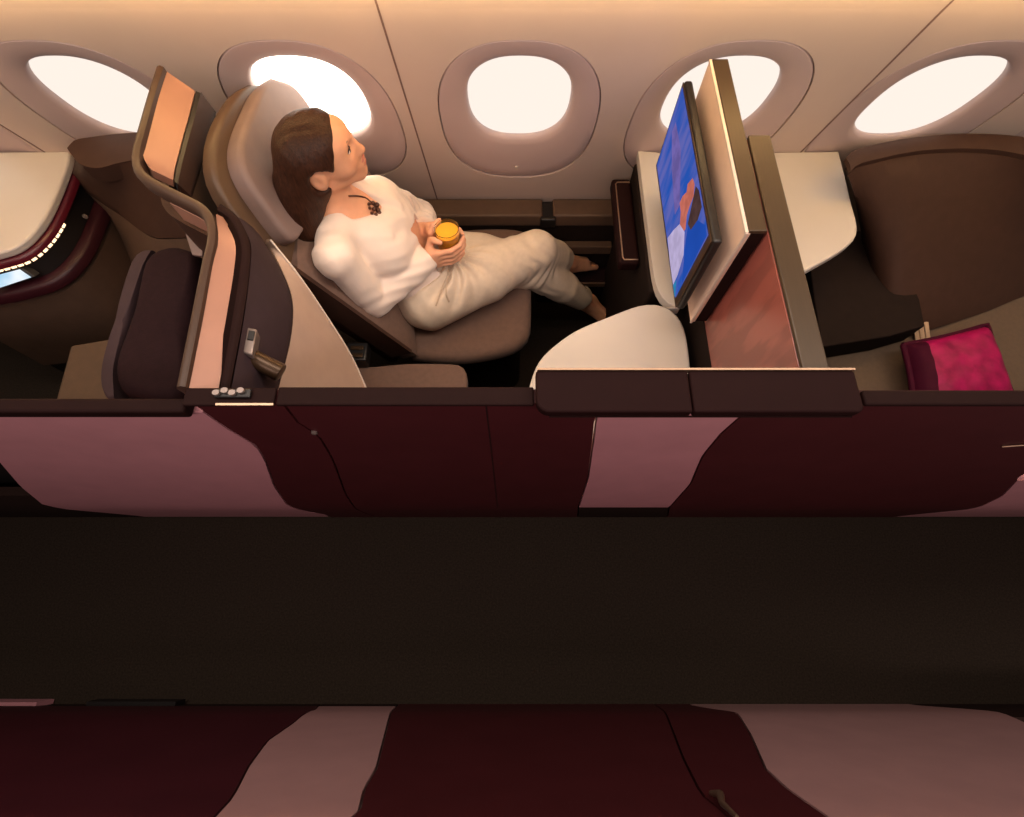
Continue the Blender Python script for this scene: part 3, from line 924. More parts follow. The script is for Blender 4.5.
obj('pivot', G().tube([np.array(P(247, 350, z=1.113)), p0], 0.008, 12), 'lamp', lp, smooth=True)

# ------------------------------------------------------------------ left suite
lt = thing('side_console', 'cream topped console with maroon fascia and reading strip, left suite', 'console', (-1.1, 1.1, 0.0))
edge = spline([P(a, b, z=TZ) for a, b in [(68.5, 151), (69, 158), (64, 174), (56, 194), (46, 215), (34, 232), (18, 246), (0, 253), (-40, 262), (-110, 270)]], 40)
poly = [(p[0], p[1]) for p in edge]
top = poly + [(-2.2, poly[-1][1]), (-2.2, 1.366)]
rounded_top(lt, top, z=TZ, th=0.026)


def ringp(pl, dx, dy, z):
    return [(x + dx, y + dy, z) for x, y in pl]


def band(pl, spec):
    """vertical band under an outline: spec = list of (offset outward, z)"""
    n = len(pl)
    nr = []
    for i in range(n):
        d = np.array(pl[min(i + 1, n - 1)]) - np.array(pl[max(i - 1, 0)])
        d /= np.linalg.norm(d)
        nr.append(np.array([-d[1], d[0]]))
    cen = np.array([-1.6, 1.2])
    sgn = 1 if np.dot(nr[10], np.array(pl[10]) - cen) > 0 else -1
    rings = []
    for i in range(n):
        rings.append([(pl[i][0] + sgn * nr[i][0] * o_, pl[i][1] + sgn * nr[i][1] * o_, z) for o_, z in spec])
    return G().loft(rings)


obj('fascia', band(poly, [(-0.03, 0.752), (0.004, 0.752), (0.010, 0.746), (0.012, 0.734), (-0.03, 0.734)]), 'maroon_gloss', lt, smooth=True)
obj('recess', band(poly, [(-0.06, 0.732), (-0.012, 0.732), (0.006, 0.664), (-0.06, 0.664)]), 'black', lt, smooth=True)
bd_ = band(poly[13:34], [(-0.01, 0.732), (0.006, 0.732), (0.006, 0.724), (-0.01, 0.724)])
dash = G()
for k in range(0, 20):
    q = bd_.v[k * 4 + 1:k * 4 + 3] + bd_.v[k * 4 + 5:k * 4 + 7]
    q = [np.array(p) for p in q]
    e = (q[2] - q[0]) * 0.16
    q = [q[0] + e, q[1] + e, q[3] - e, q[2] - e]
    nn = np.cross(q[1] - q[0], q[3] - q[0])
    nn = nn / np.linalg.norm(nn) * 0.004
    dash.loft([[p - nn for p in q], [p + nn * 0.3 for p in q]])
obj('reading_strip', dash, 'led', lt, label='row of small glowing warm light dashes')
obj('lower_lip', band(poly, [(-0.04, 0.660), (0.034, 0.664), (0.044, 0.656), (0.046, 0.63), (-0.04, 0.61)]), 'wine', lt, smooth=True)
obj('cabinet', band(poly, [(-0.06, 0.608), (0.036, 0.608), (0.044, 0.25), (-0.06, 0.25)]), 'ledge', lt, smooth=True)
obj('plinth', band(poly, [(-0.08, 0.248), (0.03, 0.248), (0.03, 0.003), (-0.08, 0.003)]), 'black', lt, smooth=True)
hs = thing('handset', 'small handset with pale blue lit screen in the left console recess', 'handset', P(15, 280, z=0.58))
hc = [np.array(P(a, b, z=z)) for a, b, z in [(-12, 277, .712), (22, 268, .712), (35, 277, .688), (-10, 292, .688)]]
obj('body', G().slab(hc, (0.004, 0.02, -0.008)), 'black', hs, bevel=0.002)
cc = sum(hc) / 4
obj('screen', G().slab([cc + (p - cc) * 0.86 + [0.0006, -0.0006, 0.002] for p in hc], (0.0, 0.0, -0.0015)), 'tablet', hs)
kn = thing('jack_socket', 'tiny round metal socket in the dark recess of the left console', 'socket', P(86, 217, z=0.60))
kp = np.array(P(86, 217, z=0.69))
obj('ring', G().tube([kp + [-0.006, 0.004, 0], kp + [0.004, -0.003, 0.002]], [0.007, 0.005], 12), 'chrome', kn, smooth=True)

# side padding of the left suite
lpd = thing('side_pad', 'dark brown side padding under the window, left of the copper shell', 'padding', (-1.0, 1.2, 0.3))
ro = [P(a, b, z=ZR) for a, b in [(67, 148), (75, 140), (92, 137), (115, 134), (140, 132), (165, 130)]]
ri = [P(a, b, z=ZR) for a, b in [(74, 158), (82, 165), (98, 168), (118, 163), (140, 159), (165, 157)]]
obj('rim', G().ruled(ro, ri, (0, 0, -0.05), 20, 4, crown=0.004), 'brown', lpd, smooth=True)
r2 = [P(a, b, z=0.70) for a, b in [(70, 178), (92, 196), (120, 215), (150, 236), (175, 238), (205, 236)]]
obj('inner_panel', G().ruled([np.array(p) + [0, 0, -0.004] for p in ri], r2, (0, 0.02, -0.03), 24, 6, crown=-0.004), 'brown', lpd, smooth=True)
r3 = [P(a, b, z=0.30) for a, b in [(100, 210), (118, 230), (135, 300), (140, 330), (150, 360), (190, 380)]]
obj('lower_panel', G().ruled([np.array(p) + [0, 0, -0.004] for p in r2], r3, (0, 0.02, -0.03), 24, 6), 'ledge', lpd, smooth=True)

# plum padded back cushion(s) of the left suite
bc = thing('back_cushion', 'thick dark plum quilted back cushion against the copper shell', 'cushion', (-0.72, 0.62, 0.4))


def pad_slab(pxs, zt, zb, r):
    pl = [P(a, b, z=zt)[:2] for a, b in pxs]
    return pl


def softbox(pl, z0, z1, r, k=5):
    """rounded top block over plan polygon"""
    cx = np.mean([p[0] for p in pl])
    cy = np.mean([p[1] for p in pl])
    rings = []
    for i in range(3):
        z = z0 + (z1 - r - z0) * i / 2
        rings.append([(x, y, z) for x, y in pl])
    for i in range(1, k + 1):
        t = math.pi / 2 * i / k
        q = inset(pl, r * (1 - math.cos(t)))
        rings.append([(x, y, z1 - r + r * math.sin(t)) for x, y in q])
    return G().loft(rings)


p1 = [tuple(p[:2]) for p in spline([P(a, b, z=0.93) for a, b in [(196, 252), (176, 247), (158, 252), (148, 264), (138, 300), (124, 342), (117, 370), (120, 388), (132, 398), (182, 400), (190, 330), (198, 270), (196, 252)]], 48)[:-1]]
p2 = [tuple(p[:2]) for p in spline([P(a, b, z=0.92) for a, b in [(154, 251), (143, 252), (134, 264), (122, 300), (108, 350), (103, 378), (106, 396), (116, 402), (116, 370), (132, 310), (146, 266), (154, 251)]], 48)[:-1]]
obj('main_pad', softbox(p1, 0.42, 0.95, 0.035), 'plum', bc, smooth=True)
obj('front_pad', softbox(p2, 0.42, 0.93, 0.012), 'purple', bc, smooth=True)
sq = thing('seat_pad', 'tan seat pad beside the plum cushion at the lower left', 'seat', P(80, 380, z=0.6))
sp = [tuple(P(a, b, z=0.60)[:2]) for a, b in [(70, 345), (112, 338), (112, 372), (120, 410), (52, 410)]]
obj('pad', G().prism(sp, 0.50, 0.60), 'tan', sq, bevel=0.01)
obj('base', G().prism(inset(sp, 0.02), 0.003, 0.498), 'dark', sq)
wc = thing('hinge_cover', 'small pale grey triangular cover below the copper shell bend', 'cover', P(194, 248, z=0.98))
wt = [P(185, 233, z=1.0), P(189, 236, z=1.0), P(203, 246, z=0.985), P(202, 256, z=0.98), P(192, 255, z=0.98)]
obj('plate', G().slab(wt, (0, 0.004, -0.012)), 'headrest', wc, bevel=0.002)
PEOPLE_HERE = True

# ------------------------------------------------------------------ smooth body modelling (signed distances -> surface nets)
def v3(p):
    return np.array(p, float)


def rcone(a, b, r0, r1, k=0.02, op='u'):
    a, b = v3(a), v3(b)
    R = max(r0, r1) + k + 0.02
    lo, hi = np.minimum(a, b) - R, np.maximum(a, b) + R

    def fn(X, Y, Z):
        ba = b - a
        L2 = float(ba @ ba) + 1e-12
        t = np.clip(((X - a[0]) * ba[0] + (Y - a[1]) * ba[1] + (Z - a[2]) * ba[2]) / L2, 0, 1)
        return np.sqrt((X - a[0] - t * ba[0]) ** 2 + (Y - a[1] - t * ba[1]) ** 2 + (Z - a[2] - t * ba[2]) ** 2) - (r0 + (r1 - r0) * t)
    return (fn, lo, hi, k, op)


def ell(c, rad, axes=None, k=0.02, op='u'):
    c = v3(c)
    rad = v3(rad)
    A = np.eye(3) if axes is None else np.array(axes)
    R = max(rad) + k + 0.02

    def fn(X, Y, Z):
        dx, dy, dz = X - c[0], Y - c[1], Z - c[2]
        q = [(A[i][0] * dx + A[i][1] * dy + A[i][2] * dz) for i in range(3)]
        k0 = np.sqrt(sum((q[i] / rad[i]) ** 2 for i in range(3)))
        k1 = np.sqrt(sum((q[i] / rad[i] ** 2) ** 2 for i in range(3))) + 1e-9
        return k0 * (k0 - 1) / k1
    return (fn, c - R, c + R, k, op)


def half(p, n, lo, hi, k=0.004, op='s'):
    """removes the half space on the side of n (inside box lo..hi)"""
    p, n = v3(p), v3(n) / np.linalg.norm(n)

    def fn(X, Y, Z):
        return -((X - p[0]) * n[0] + (Y - p[1]) * n[1] + (Z - p[2]) * n[2])
    return (fn, v3(lo), v3(hi), k, op)


def field(prims, lo, hi, h, disp=None):
    ax = [np.arange(lo[i], hi[i] + h, h).astype(np.float32) for i in range(3)]
    D = np.full([len(a) for a in ax], 0.12, np.float32)
    for fn, bl, bh, k, op in prims:
        s_ = []
        for i in range(3):
            i0 = max(0, int((bl[i] - lo[i]) / h) - 1)
            i1 = min(len(ax[i]), int((bh[i] - lo[i]) / h) + 2)
            s_.append(slice(i0, max(i0, i1)))
        s_ = tuple(s_)
        sub = D[s_]
        if sub.size == 0:
            continue
        X, Y, Z = ax[0][s_[0]][:, None, None], ax[1][s_[1]][None, :, None], ax[2][s_[2]][None, None, :]
        d = fn(X, Y, Z).astype(np.float32)
        if op == 'u':
            hh = np.maximum(k - np.abs(sub - d), 0) / k
            D[s_] = np.minimum(sub, d) - hh * hh * k / 4
        else:
            d = -d
            hh = np.maximum(k - np.abs(sub - d), 0) / k
            D[s_] = np.maximum(sub, d) + hh * hh * k / 4
    if disp is not None:
        D += disp(ax[0][:, None, None], ax[1][None, :, None], ax[2][None, None, :]).astype(np.float32)
    return D, ax


def nets(D, ax):
    """naive surface nets"""
    nx, ny, nz = D.shape
    S = D < 0
    corners = [(i, j, k) for i in (0, 1) for j in (0, 1) for k in (0, 1)]
    cnt = np.zeros((nx - 1, ny - 1, nz - 1), np.int8)
    for i, j, k in corners:
        cnt += S[i:nx - 1 + i, j:ny - 1 + j, k:nz - 1 + k]
    act = (cnt > 0) & (cnt < 8)
    idx = -np.ones(act.shape, np.int64)
    cells = np.argwhere(act)
    idx[act] = np.arange(len(cells))
    acc = np.zeros((len(cells), 3))
    num = np.zeros(len(cells))
    ci, cj, ck = cells.T
    for a in corners:
        for axis in range(3):
            if a[axis]:
                continue
            b = list(a)
            b[axis] = 1
            da = D[ci + a[0], cj + a[1], ck + a[2]]
            db = D[ci + b[0], cj + b[1], ck + b[2]]
            m = (da < 0) != (db < 0)
            t = np.where(m, da / np.where(m, da - db, 1), 0)
            p = np.tile(np.array(a, float), (len(cells), 1))
            p[:, axis] += t
            acc[m] += p[m]
            num[m] += 1
    pos = cells + acc / num[:, None]
    h = ax[0][1] - ax[0][0]
    V = pos * h + np.array([ax[0][0], ax[1][0], ax[2][0]])
    F = []
    for axis in range(3):
        o1, o2 = [(1, 2), (2, 0), (0, 1)][axis]
        sl0 = [slice(None)] * 3
        sl1 = [slice(None)] * 3
        sl0[axis], sl1[axis] = slice(0, -1), slice(1, None)
        A, B = S[tuple(sl0)], S[tuple(sl1)]
        e = np.argwhere(A != B)
        ok = (e[:, o1] > 0) & (e[:, o2] > 0) & (e[:, o1] < D.shape[o1] - 1) & (e[:, o2] < D.shape[o2] - 1)
        e = e[ok]
        flip = A[tuple(e.T)]

        def g(d1, d2):
            q = e.copy()
            q[:, o1] -= d1
            q[:, o2] -= d2
            return idx[tuple(q.T)]
        quad = np.stack([g(1, 1), g(0, 1), g(0, 0), g(1, 0)], 1)
        quad[~flip] = quad[~flip][:, ::-1]
        F.append(quad)
    return V, np.concatenate(F)


def sdf_obj(name, prims, lo, hi, h, m, parent, disp=None, smooth_it=1):
    D, ax = field(prims, lo, hi, h, disp)
    V, F = nets(D, ax)
    off = np.array(BASE.get(root_of(parent).name, (0, 0, 0)))
    me = bpy.data.meshes.new(name)
    me.from_pydata((V - off).tolist(), [], F.tolist())
    for p in me.polygons:
        p.use_smooth = True
    me.materials.append(M[m])
    o = bpy.data.objects.new(name, me)
    C.objects.link(o)
    o.parent = parent
    if smooth_it:
        s_ = o.modifiers.new('smooth', 'SMOOTH')
        s_.factor = 0.5
        s_.iterations = smooth_it
    return o, D, ax


# ------------------------------------------------------------------ the woman
HO = v3((-0.472, 1.028, 1.093))
yw, pt_, rl = math.radians(9), math.radians(8), math.radians(8)
hf = v3((math.cos(yw) * math.cos(pt_), math.sin(yw) * math.cos(pt_), math.sin(pt_)))
up = v3((0, 0, 1)) - hf * hf[2]
up /= np.linalg.norm(up)
rt = np.cross(hf, up)
hu = up * math.cos(rl) + rt * math.sin(rl)
hr = np.cross(hf, hu)
HS = 0.93


def H(f, r, u):
    return HO + HS * (f * hf + r * hr + u * hu)


HA = (hf, hr, hu)
NB = v3(P(336, 210, y=1.02))
RS, LS = v3(P(335, 256, y=0.858)), v3(P(378, 197, y=1.105))
PEL = v3((-0.275, 1.05, 0.555))
RE, LE = v3(P(374, 301, y=0.862)), v3((-0.305, 1.225, 0.655))
GX, GY, GZ = P(447, 231, z=0.80)
RW = v3((GX - 0.072, GY - 0.042, 0.735))
LW = v3((GX - 0.078, GY + 0.055, 0.735))
RH, LH = v3((-0.275, 0.962, 0.56)), v3((-0.28, 1.135, 0.56))
RK, LK = v3((0.085, 1.145, 0.580)), v3((0.070, 1.125, 0.500))
RA, LA = v3(P(568, 262, z=0.30)), v3(P(589, 302, z=0.17))
tu = NB - PEL
tu /= np.linalg.norm(tu)
tr_ = RS - LS
tr_ -= tu * (tr_ @ tu)
tr_ /= np.linalg.norm(tr_)
tf = np.cross(tu, tr_)
TA = (tf, tr_, tu)


def T(f, r, t):
    """torso point: t = 0 pelvis .. 1 neck base"""
    return PEL + (NB - PEL) * t + tf * f + tr_ * r


def torso(e):
    return [
        ell(T(0.005, 0, 0.66), (0.096 + e, 0.122 + e, 0.165 + e), TA, 0.04),
        ell(T(0.0, 0, 0.30), (0.088 + e, 0.110 + e, 0.15 + e), TA, 0.05),
        ell(T(0.058, 0.052, 0.64), (0.046 + e, 0.055 + e, 0.062 + e), TA, 0.06),
        ell(T(0.058, -0.052, 0.64), (0.046 + e, 0.055 + e, 0.062 + e), TA, 0.06),
        rcone(T(-0.005, 0.02, 0.985), RS, 0.044 + e, 0.040 + e, 0.04),
        rcone(T(-0.005, -0.02, 0.985), LS, 0.044 + e, 0.042 + e, 0.04),
    ]


def arms(e, w):
    o = []
    for S_, E_, W_ in ((RS, RE, RW), (LS, LE, LW)):
        o.append(rcone(S_, E_, 0.039 + e, 0.037 + e, 0.03))
        o.append(rcone(E_, E_ + (W_ - E_) * 0.35, 0.036 + e, 0.036 + e, 0.025))
        o.append(rcone(E_ + (W_ - E_) * 0.35, W_, 0.036 + e, w, 0.02))
    return o


def legs(e):
    o = [ell(PEL + v3((0, 0, 0.0)), (0.112 + e, 0.138 + e, 0.095 + e), ((1, 0, 0), (0, 1, 0), (0, 0, 1)), 0.04)]
    for Hh, K, A in ((RH, RK, RA), (LH, LK, LA)):
        o.append(rcone(Hh, Hh + (K - Hh) * 0.5, 0.084 + e, 0.070 + e, 0.04))
        o.append(rcone(Hh + (K - Hh) * 0.5, K, 0.070 + e, 0.052 + e, 0.03))
        o.append(rcone(K, K + (A - K) * 0.4, 0.048 + e, 0.047 + e, 0.02))
        o.append(rcone(K + (A - K) * 0.4, A, 0.047 + e, 0.026 + e, 0.02))
    return o


woman = thing('person', 'dark-haired woman in white blouse and cream trousers reclining with a glass of orange drink', 'person', (-0.28, 1.05, 0.0))

prims = []
# head and neck
prims += [
    ell(H(0.002, 0, 0.008), (0.077, 0.067, 0.064), HA, 0.02),
    ell(H(0.030, 0, -0.022), (0.064, 0.061, 0.080), HA, 0.03),
    rcone(H(0.005, 0.046, -0.068), H(0.070, 0.012, -0.098), 0.022, 0.018, 0.02),
    rcone(H(0.005, -0.046, -0.068), H(0.070, -0.012, -0.098), 0.022, 0.018, 0.02),
    ell(H(0.076, 0, -0.100), (0.018, 0.022, 0.017), HA, 0.02),
    rcone(H(0.086, 0, 0.008), H(0.108, 0, -0.034), 0.009, 0.0115, 0.014),
    ell(H(0.098, 0.011, -0.037), (0.010, 0.008, 0.008), HA, 0.006),
    ell(H(0.098, -0.011, -0.037), (0.010, 0.008, 0.008), HA, 0.006),
    ell(H(0.066, 0, 0.022), (0.024, 0.046, 0.030), HA, 0.03),
    ell(H(0.060, 0.040, -0.030), (0.024, 0.024, 0.024), HA, 0.025),
    ell(H(0.060, -0.040, -0.030), (0.024, 0.024, 0.024), HA, 0.025),
    ell(H(0.084, 0, -0.068), (0.018, 0.026, 0.018), HA, 0.015),
    ell(H(0.100, 0.030, 0.005), (0.016, 0.017, 0.010), HA, 0.012, 's'),
    ell(H(0.100, -0.030, 0.005), (0.016, 0.017, 0.010), HA, 0.012, 's'),
    ell(H(0.078, 0.030, 0.004), (0.0125, 0.0135, 0.0115), HA, 0.004),
    ell(H(0.078, -0.030, 0.004), (0.0125, 0.0135, 0.0115), HA, 0.004),
]
for s_ in (1, -1):
    ec = H(-0.010, 0.079 * s_, -0.020)
    prims += [ell(ec, (0.021, 0.011, 0.033), HA, 0.008), ell(H(-0.006, 0.092 * s_, -0.016), (0.010, 0.006, 0.018), HA, 0.004, 's'),
              ell(H(-0.006, 0.075 * s_, -0.044), (0.009, 0.007, 0.010), HA, 0.006), ell(H(-0.002, 0.079 * s_, -0.02), (0.005, 0.005, 0.008), HA, 0.003)]
prims += [rcone(H(-0.012, 0, -0.06), NB + tu * -0.01, 0.048, 0.054, 0.025)]
prims += torso(0.0) + arms(0.0, 0.021) + legs(0.0)


# hands round the glass
def around(ang, rad, z):
    return v3((GX + rad * math.cos(math.radians(ang)), GY + rad * math.sin(math.radians(ang)), z))


def hand(Wr, angs, zs, rads, thumb, zoff):
    o = []
    fr = [0.0086, 0.0088, 0.0084, 0.0074]
    for i, z in enumerate(zs):
        kn = around(angs[0] + i * (2 if angs[0] > 0 else -2), rads[0], z + zoff)
        o.append(rcone(Wr + (kn - Wr) * 0.06, kn, 0.017, 0.0115, 0.012))
    for i, z in enumerate(zs):
        ln = (1.0, 1.1, 1.04, 0.84)[i]
        pts = [around(angs[0] + (a - angs[0]) * ln, rads[j], z + (zoff * (1 - j / 3.0))) for j, a in enumerate(angs)]
        for a, b, j in zip(pts[:-1], pts[1:], range(3)):
            o.append(rcone(a, b, fr[i] * (1.06 - 0.07 * j), fr[i] * (0.99 - 0.08 * j), 0.0025))
    mid = around(angs[0], rads[0], sum(zs) / 4)
    o.append(ell(Wr * 0.45 + mid * 0.55, (0.026, 0.018, 0.034), None, 0.012))
    for a, b, r0, r1 in zip(thumb[:-1], thumb[1:], (0.0145, 0.0105, 0.0092), (0.011, 0.0095, 0.0078)):
        o.append(rcone(a, b, r0, r1, 0.006))
    return o


R0 = 0.0465
prims += hand(RW, (-118, -78, -38, -2), (0.774, 0.756, 0.738, 0.721), (0.062, 0.0495, R0, R0 - 0.001),
              [RW + v3((0.012, -0.002, 0.018)), around(-158, 0.052, 0.782), around(-142, 0.0485, 0.795), around(-112, 0.0465, 0.800)], -0.006)
prims += hand(LW, (122, 84, 48, 18), (0.768, 0.750, 0.732, 0.715), (0.062, 0.0495, R0, R0 - 0.001),
              [LW + v3((0.012, 0.0, 0.018)), around(168, 0.052, 0.780), around(150, 0.0485, 0.795), around(122, 0.0465, 0.801)], -0.006)


# feet
def foot(A, toe, side):
    d = toe - A
    L = np.linalg.norm(d)
    d /= L
    upv = v3((0, 0, 1)) - d * d[2]
    upv /= np.linalg.norm(upv)
    sd = np.cross(d, upv) * side
    heel = A - d * 0.030 - upv * 0.030
    o = [rcone(A, heel, 0.029, 0.026, 0.02), rcone(A, A + d * L * 0.62 - upv * 0.018, 0.030, 0.022, 0.02),
         rcone(heel, A + d * L * 0.66 - upv * 0.034 + sd * 0.014, 0.022, 0.017, 0.02), rcone(heel, A + d * L * 0.60 - upv * 0.034 - sd * 0.014, 0.022, 0.016, 0.02)]
    for i, (s0, ln, r) in enumerate(((0.022, 1.0, 0.0125), (0.006, 0.98, 0.0088), (-0.006, 0.93, 0.0082), (-0.017, 0.87, 0.0078), (-0.027, 0.80, 0.0074))):
        a = A + d * L * (0.68 - 0.03 * i) - upv * 0.032 + sd * s0 * 0.9
        b = A + d * L * ln - upv * 0.036 + sd * s0
        o.append(rcone(a, b, r * 1.1, r, 0.006))
    return o


RT, LT = v3(P(597, 257, z=0.225)), v3(P(621, 323, z=0.085))
prims += foot(RA, RT, 1) + foot(LA, LT, 1)
body, *BODY_F = sdf_obj('body', prims, (-0.68, 0.76, 0.03), (0.46, 1.44, 1.24), 0.0045, 'skin', woman, smooth_it=2)


def hit(px, py, extra=0.0, BD=None, BAX=None):
    """first point of the body along a sight line (used once, to drape the necklace and the face marks)"""
    v = AX_D * FPX + (px - 512) * AX_R + (408.5 - py) * AX_U
    BD, BAX = (BODY_F if BD is None else (BD, BAX))
    v = v / np.linalg.norm(v)
    t = 0.7
    h = BAX[0][1] - BAX[0][0]
    while t < 2.4:
        p = CAM + v * t
        i = [int(round((p[k] - BAX[k][0]) / h)) for k in range(3)]
        if all(0 <= i[k] < BD.shape[k] for k in range(3)) and BD[i[0], i[1], i[2]] < 0.001 + extra:
            return p
        t += 0.002
    return None


# face: eyes, lashes, brows, lips
for s_ in (1, -1):
    g = G()
    for c, rr in ((H(0.0795, 0.030 * s_, 0.003), 0.0128),):
        rings = []
        for k in range(1, 8):
            a = math.pi * k / 8
            rings.append([c + rr * (math.cos(a) * hu * 0.55 + math.sin(a) * (math.cos(w) * hf * 0.98 + math.sin(w) * hr * 1.0)) for w in np.linspace(0, 2 * math.pi, 15)[:-1]])
        g.loft(rings)
    eye = obj('eye', g, 'eyewhite', body, smooth=True)
    ic = H(0.0915, 0.0300 * s_, 0.002)
    g = G().loft([[ic + hf * d + r * HS * (math.cos(w) * hu * 0.8 + math.sin(w) * hr) for w in np.linspace(0, 2 * math.pi, 13)[:-1]] for r, d in ((0.0055, -0.003), (0.0055, 0.0005), (0.003, 0.0012))])
    obj('iris', g, 'eye', eye, smooth=True)
    lash = [H(0.0865, 0.0165 * s_, 0.003), H(0.0925, 0.024 * s_, 0.0085), H(0.092, 0.032 * s_, 0.0095), H(0.086, 0.041 * s_, 0.006), H(0.081, 0.046 * s_, 0.002)]
    obj('eyelashes', G().tube(spline(lash, 12), list(np.linspace(0.0012, 0.0024, 12)), 6), 'eye', body, smooth=True)
    brow = [H(0.0935, 0.013 * s_, 0.0245), H(0.0945, 0.024 * s_, 0.0275), H(0.0875, 0.037 * s_, 0.0265), H(0.077, 0.047 * s_, 0.0195)]
    obj('eyebrow', G().tube(spline(brow, 12), [0.0014, 0.002, 0.0023, 0.0024, 0.0024, 0.0023, 0.0022, 0.002, 0.0018, 0.0015, 0.0012, 0.0009], 6), 'eye', body, smooth=True)
ul = [H(0.082, 0.029, -0.0585), H(0.097, 0.014, -0.0615), H(0.1025, 0.004, -0.0600), H(0.1025, -0.004, -0.0600), H(0.097, -0.014, -0.0615), H(0.082, -0.029, -0.0585)]
obj('upper_lip', G().tube(spline(ul, 16), [0.001, 0.002, 0.003, 0.0036, 0.004, 0.0042, 0.0044, 0.0042, 0.0042, 0.0044, 0.0042, 0.004, 0.0036, 0.003, 0.002, 0.001], 8), 'lip', body, smooth=True)
ll = [H(0.082, 0.029, -0.0595), H(0.095, 0.014, -0.0735), H(0.0995, 0.004, -0.0765), H(0.0995, -0.004, -0.0765), H(0.095, -0.014, -0.0735), H(0.082, -0.029, -0.0595)]
obj('lower_lip', G().tube(spline(ll, 16), [0.001, 0.0025, 0.0036, 0.0044, 0.005, 0.0052, 0.0054, 0.0054, 0.0054, 0.0054, 0.0052, 0.005, 0.0044, 0.0036, 0.0025, 0.001], 8), 'lip', body, smooth=True)
te = [H(0.086, 0.022, -0.0655), H(0.095, 0.012, -0.0665), H(0.099, 0.0, -0.067), H(0.095, -0.012, -0.0665), H(0.086, -0.022, -0.0655)]
obj('teeth', G().tube(spline(te, 12), 0.0036, 8), 'teeth', body, smooth=True)

# blouse
ra = (RW - RE) / np.linalg.norm(RW - RE)
la = (LW - LE) / np.linalg.norm(LW - LE)
bp_ = torso(0.009) + [(q[0], q[1], q[2], 0.022 if n_ % 3 == 0 else 0.005, q[4]) for n_, q in enumerate(arms(0.011, 0.036))]
bp_ += [rcone(RE + (RW - RE) * 0.1, RE + (RW - RE) * 0.95, 0.050, 0.046, 0.005), rcone(LE + (LW - LE) * 0.1, LE + (LW - LE) * 0.8, 0.044, 0.040, 0.006),
        ell(T(0.008, 0, 0.10), (0.110, 0.138, 0.11), TA, 0.04),
        # turned-back collar on the far shoulder
        rcone(T(0.045, -0.075, 1.02), T(0.115, -0.055, 0.72), 0.018, 0.012, 0.01),
        rcone(T(0.035, 0.085, 0.97), T(0.112, 0.045, 0.74), 0.012, 0.010, 0.012),
        ]
rw_c, lw_c = RE + (RW - RE) * 1.06, LE + (LW - LE) * 0.90
bp_ += [half(rw_c, ra, rw_c - 0.075, rw_c + 0.075, 0.003), half(lw_c, la, lw_c - 0.06, lw_c + 0.06, 0.003)]
bp_ += [rcone(NB + tu * 0.055, NB - tu * 0.015, 0.060, 0.057, 0.006, 's'), rcone(T(0.060, -0.005, 1.01), T(0.116, -0.034, 0.84), 0.046, 0.014, 0.006, 's')]
hem = T(0, 0, 0.03)
bp_ += [half(hem, -tu * 0.8 + v3((0, 0, -0.2)), hem - 0.22, hem + 0.22, 0.004)]


def folds(X, Y, Z):
    a = (X * tr_[0] + Y * tr_[1] + Z * tr_[2])
    b = (X * tu[0] + Y * tu[1] + Z * tu[2])
    c = X * 0.55 + Y * 0.2 - Z * 0.6
    return (0.0032 * np.sin(75 * c + 9 * np.sin(11 * a)) * (0.5 + 0.5 * np.sin(23 * a + 9 * b)) + 0.0016 * np.sin(130 * b + 14 * np.sin(13 * a + 3)) * (0.5 + 0.5 * np.sin(17 * b + 2)))


sdf_obj('blouse', bp_, (-0.68, 0.76, 0.45), (-0.1, 1.40, 1.06), 0.005, 'blouse', woman, folds, 2)
g = G()
for k in range(5):
    q = T(0.112, -0.006, 0.60 - 0.07 * k)

# trousers
tp = [ell(PEL + v3((0.0, 0, 0.0)), (0.130, 0.154, 0.108), None, 0.04)]
for Hh, K, A in ((RH, RK, RA), (LH, LK, LA)):
    tp.append(rcone(Hh, Hh + (K - Hh) * 0.5, 0.104, 0.092, 0.04))
    tp.append(rcone(Hh + (K - Hh) * 0.5, K, 0.092, 0.068, 0.03))
    tp.append(rcone(K, K + (A - K) * 0.5, 0.063, 0.060, 0.012))
    tp.append(rcone(K + (A - K) * 0.5, K + (A - K) * 1.0, 0.060, 0.046, 0.012))
wst = T(0, 0, 0.30)
tp += [half(wst, tu, wst - 0.2, wst + 0.2, 0.004)]
for K, A, fr_ in ((RK, RA, 0.76), (LK, LA, 0.86)):
    d = (A - K) / np.linalg.norm(A - K)
    c = K + (A - K) * fr_
    tp.append(half(c, d, c - 0.09 + d * 0.03, c + 0.09 + d * 0.03, 0.003))


def creases(X, Y, Z):
    r1 = np.sqrt((X - PEL[0] - 0.05) ** 2 + (Y - 1.04) ** 2 + (Z - 0.62) ** 2)
    an = np.arctan2(Y - 1.06, X + 0.20)
    w1 = np.exp(-((X + 0.19) ** 2 + (Y - 0.97) ** 2) / 0.016)
    w2 = np.exp(-((X - 0.09) ** 2 + (Y - 1.10) ** 2) / 0.006)
    return 0.0085 * np.sin(15 * an + 26 * r1 + 2 * np.sin(30 * Y)) * w1 * np.clip((Z - 0.53) / 0.07, 0, 1) + 0.0030 * np.sin(120 * X + 60 * Y + 5 * np.sin(30 * Z)) * w2 + 0.0012 * np.sin(42 * X + 65 * Y + 38 * Z + 3 * np.sin(20 * X))


trs, TD, TAX = sdf_obj('trousers', tp, (-0.46, 0.80, 0.12), (0.42, 1.42, 0.74), 0.005, 'trousers', woman, creases, 2)

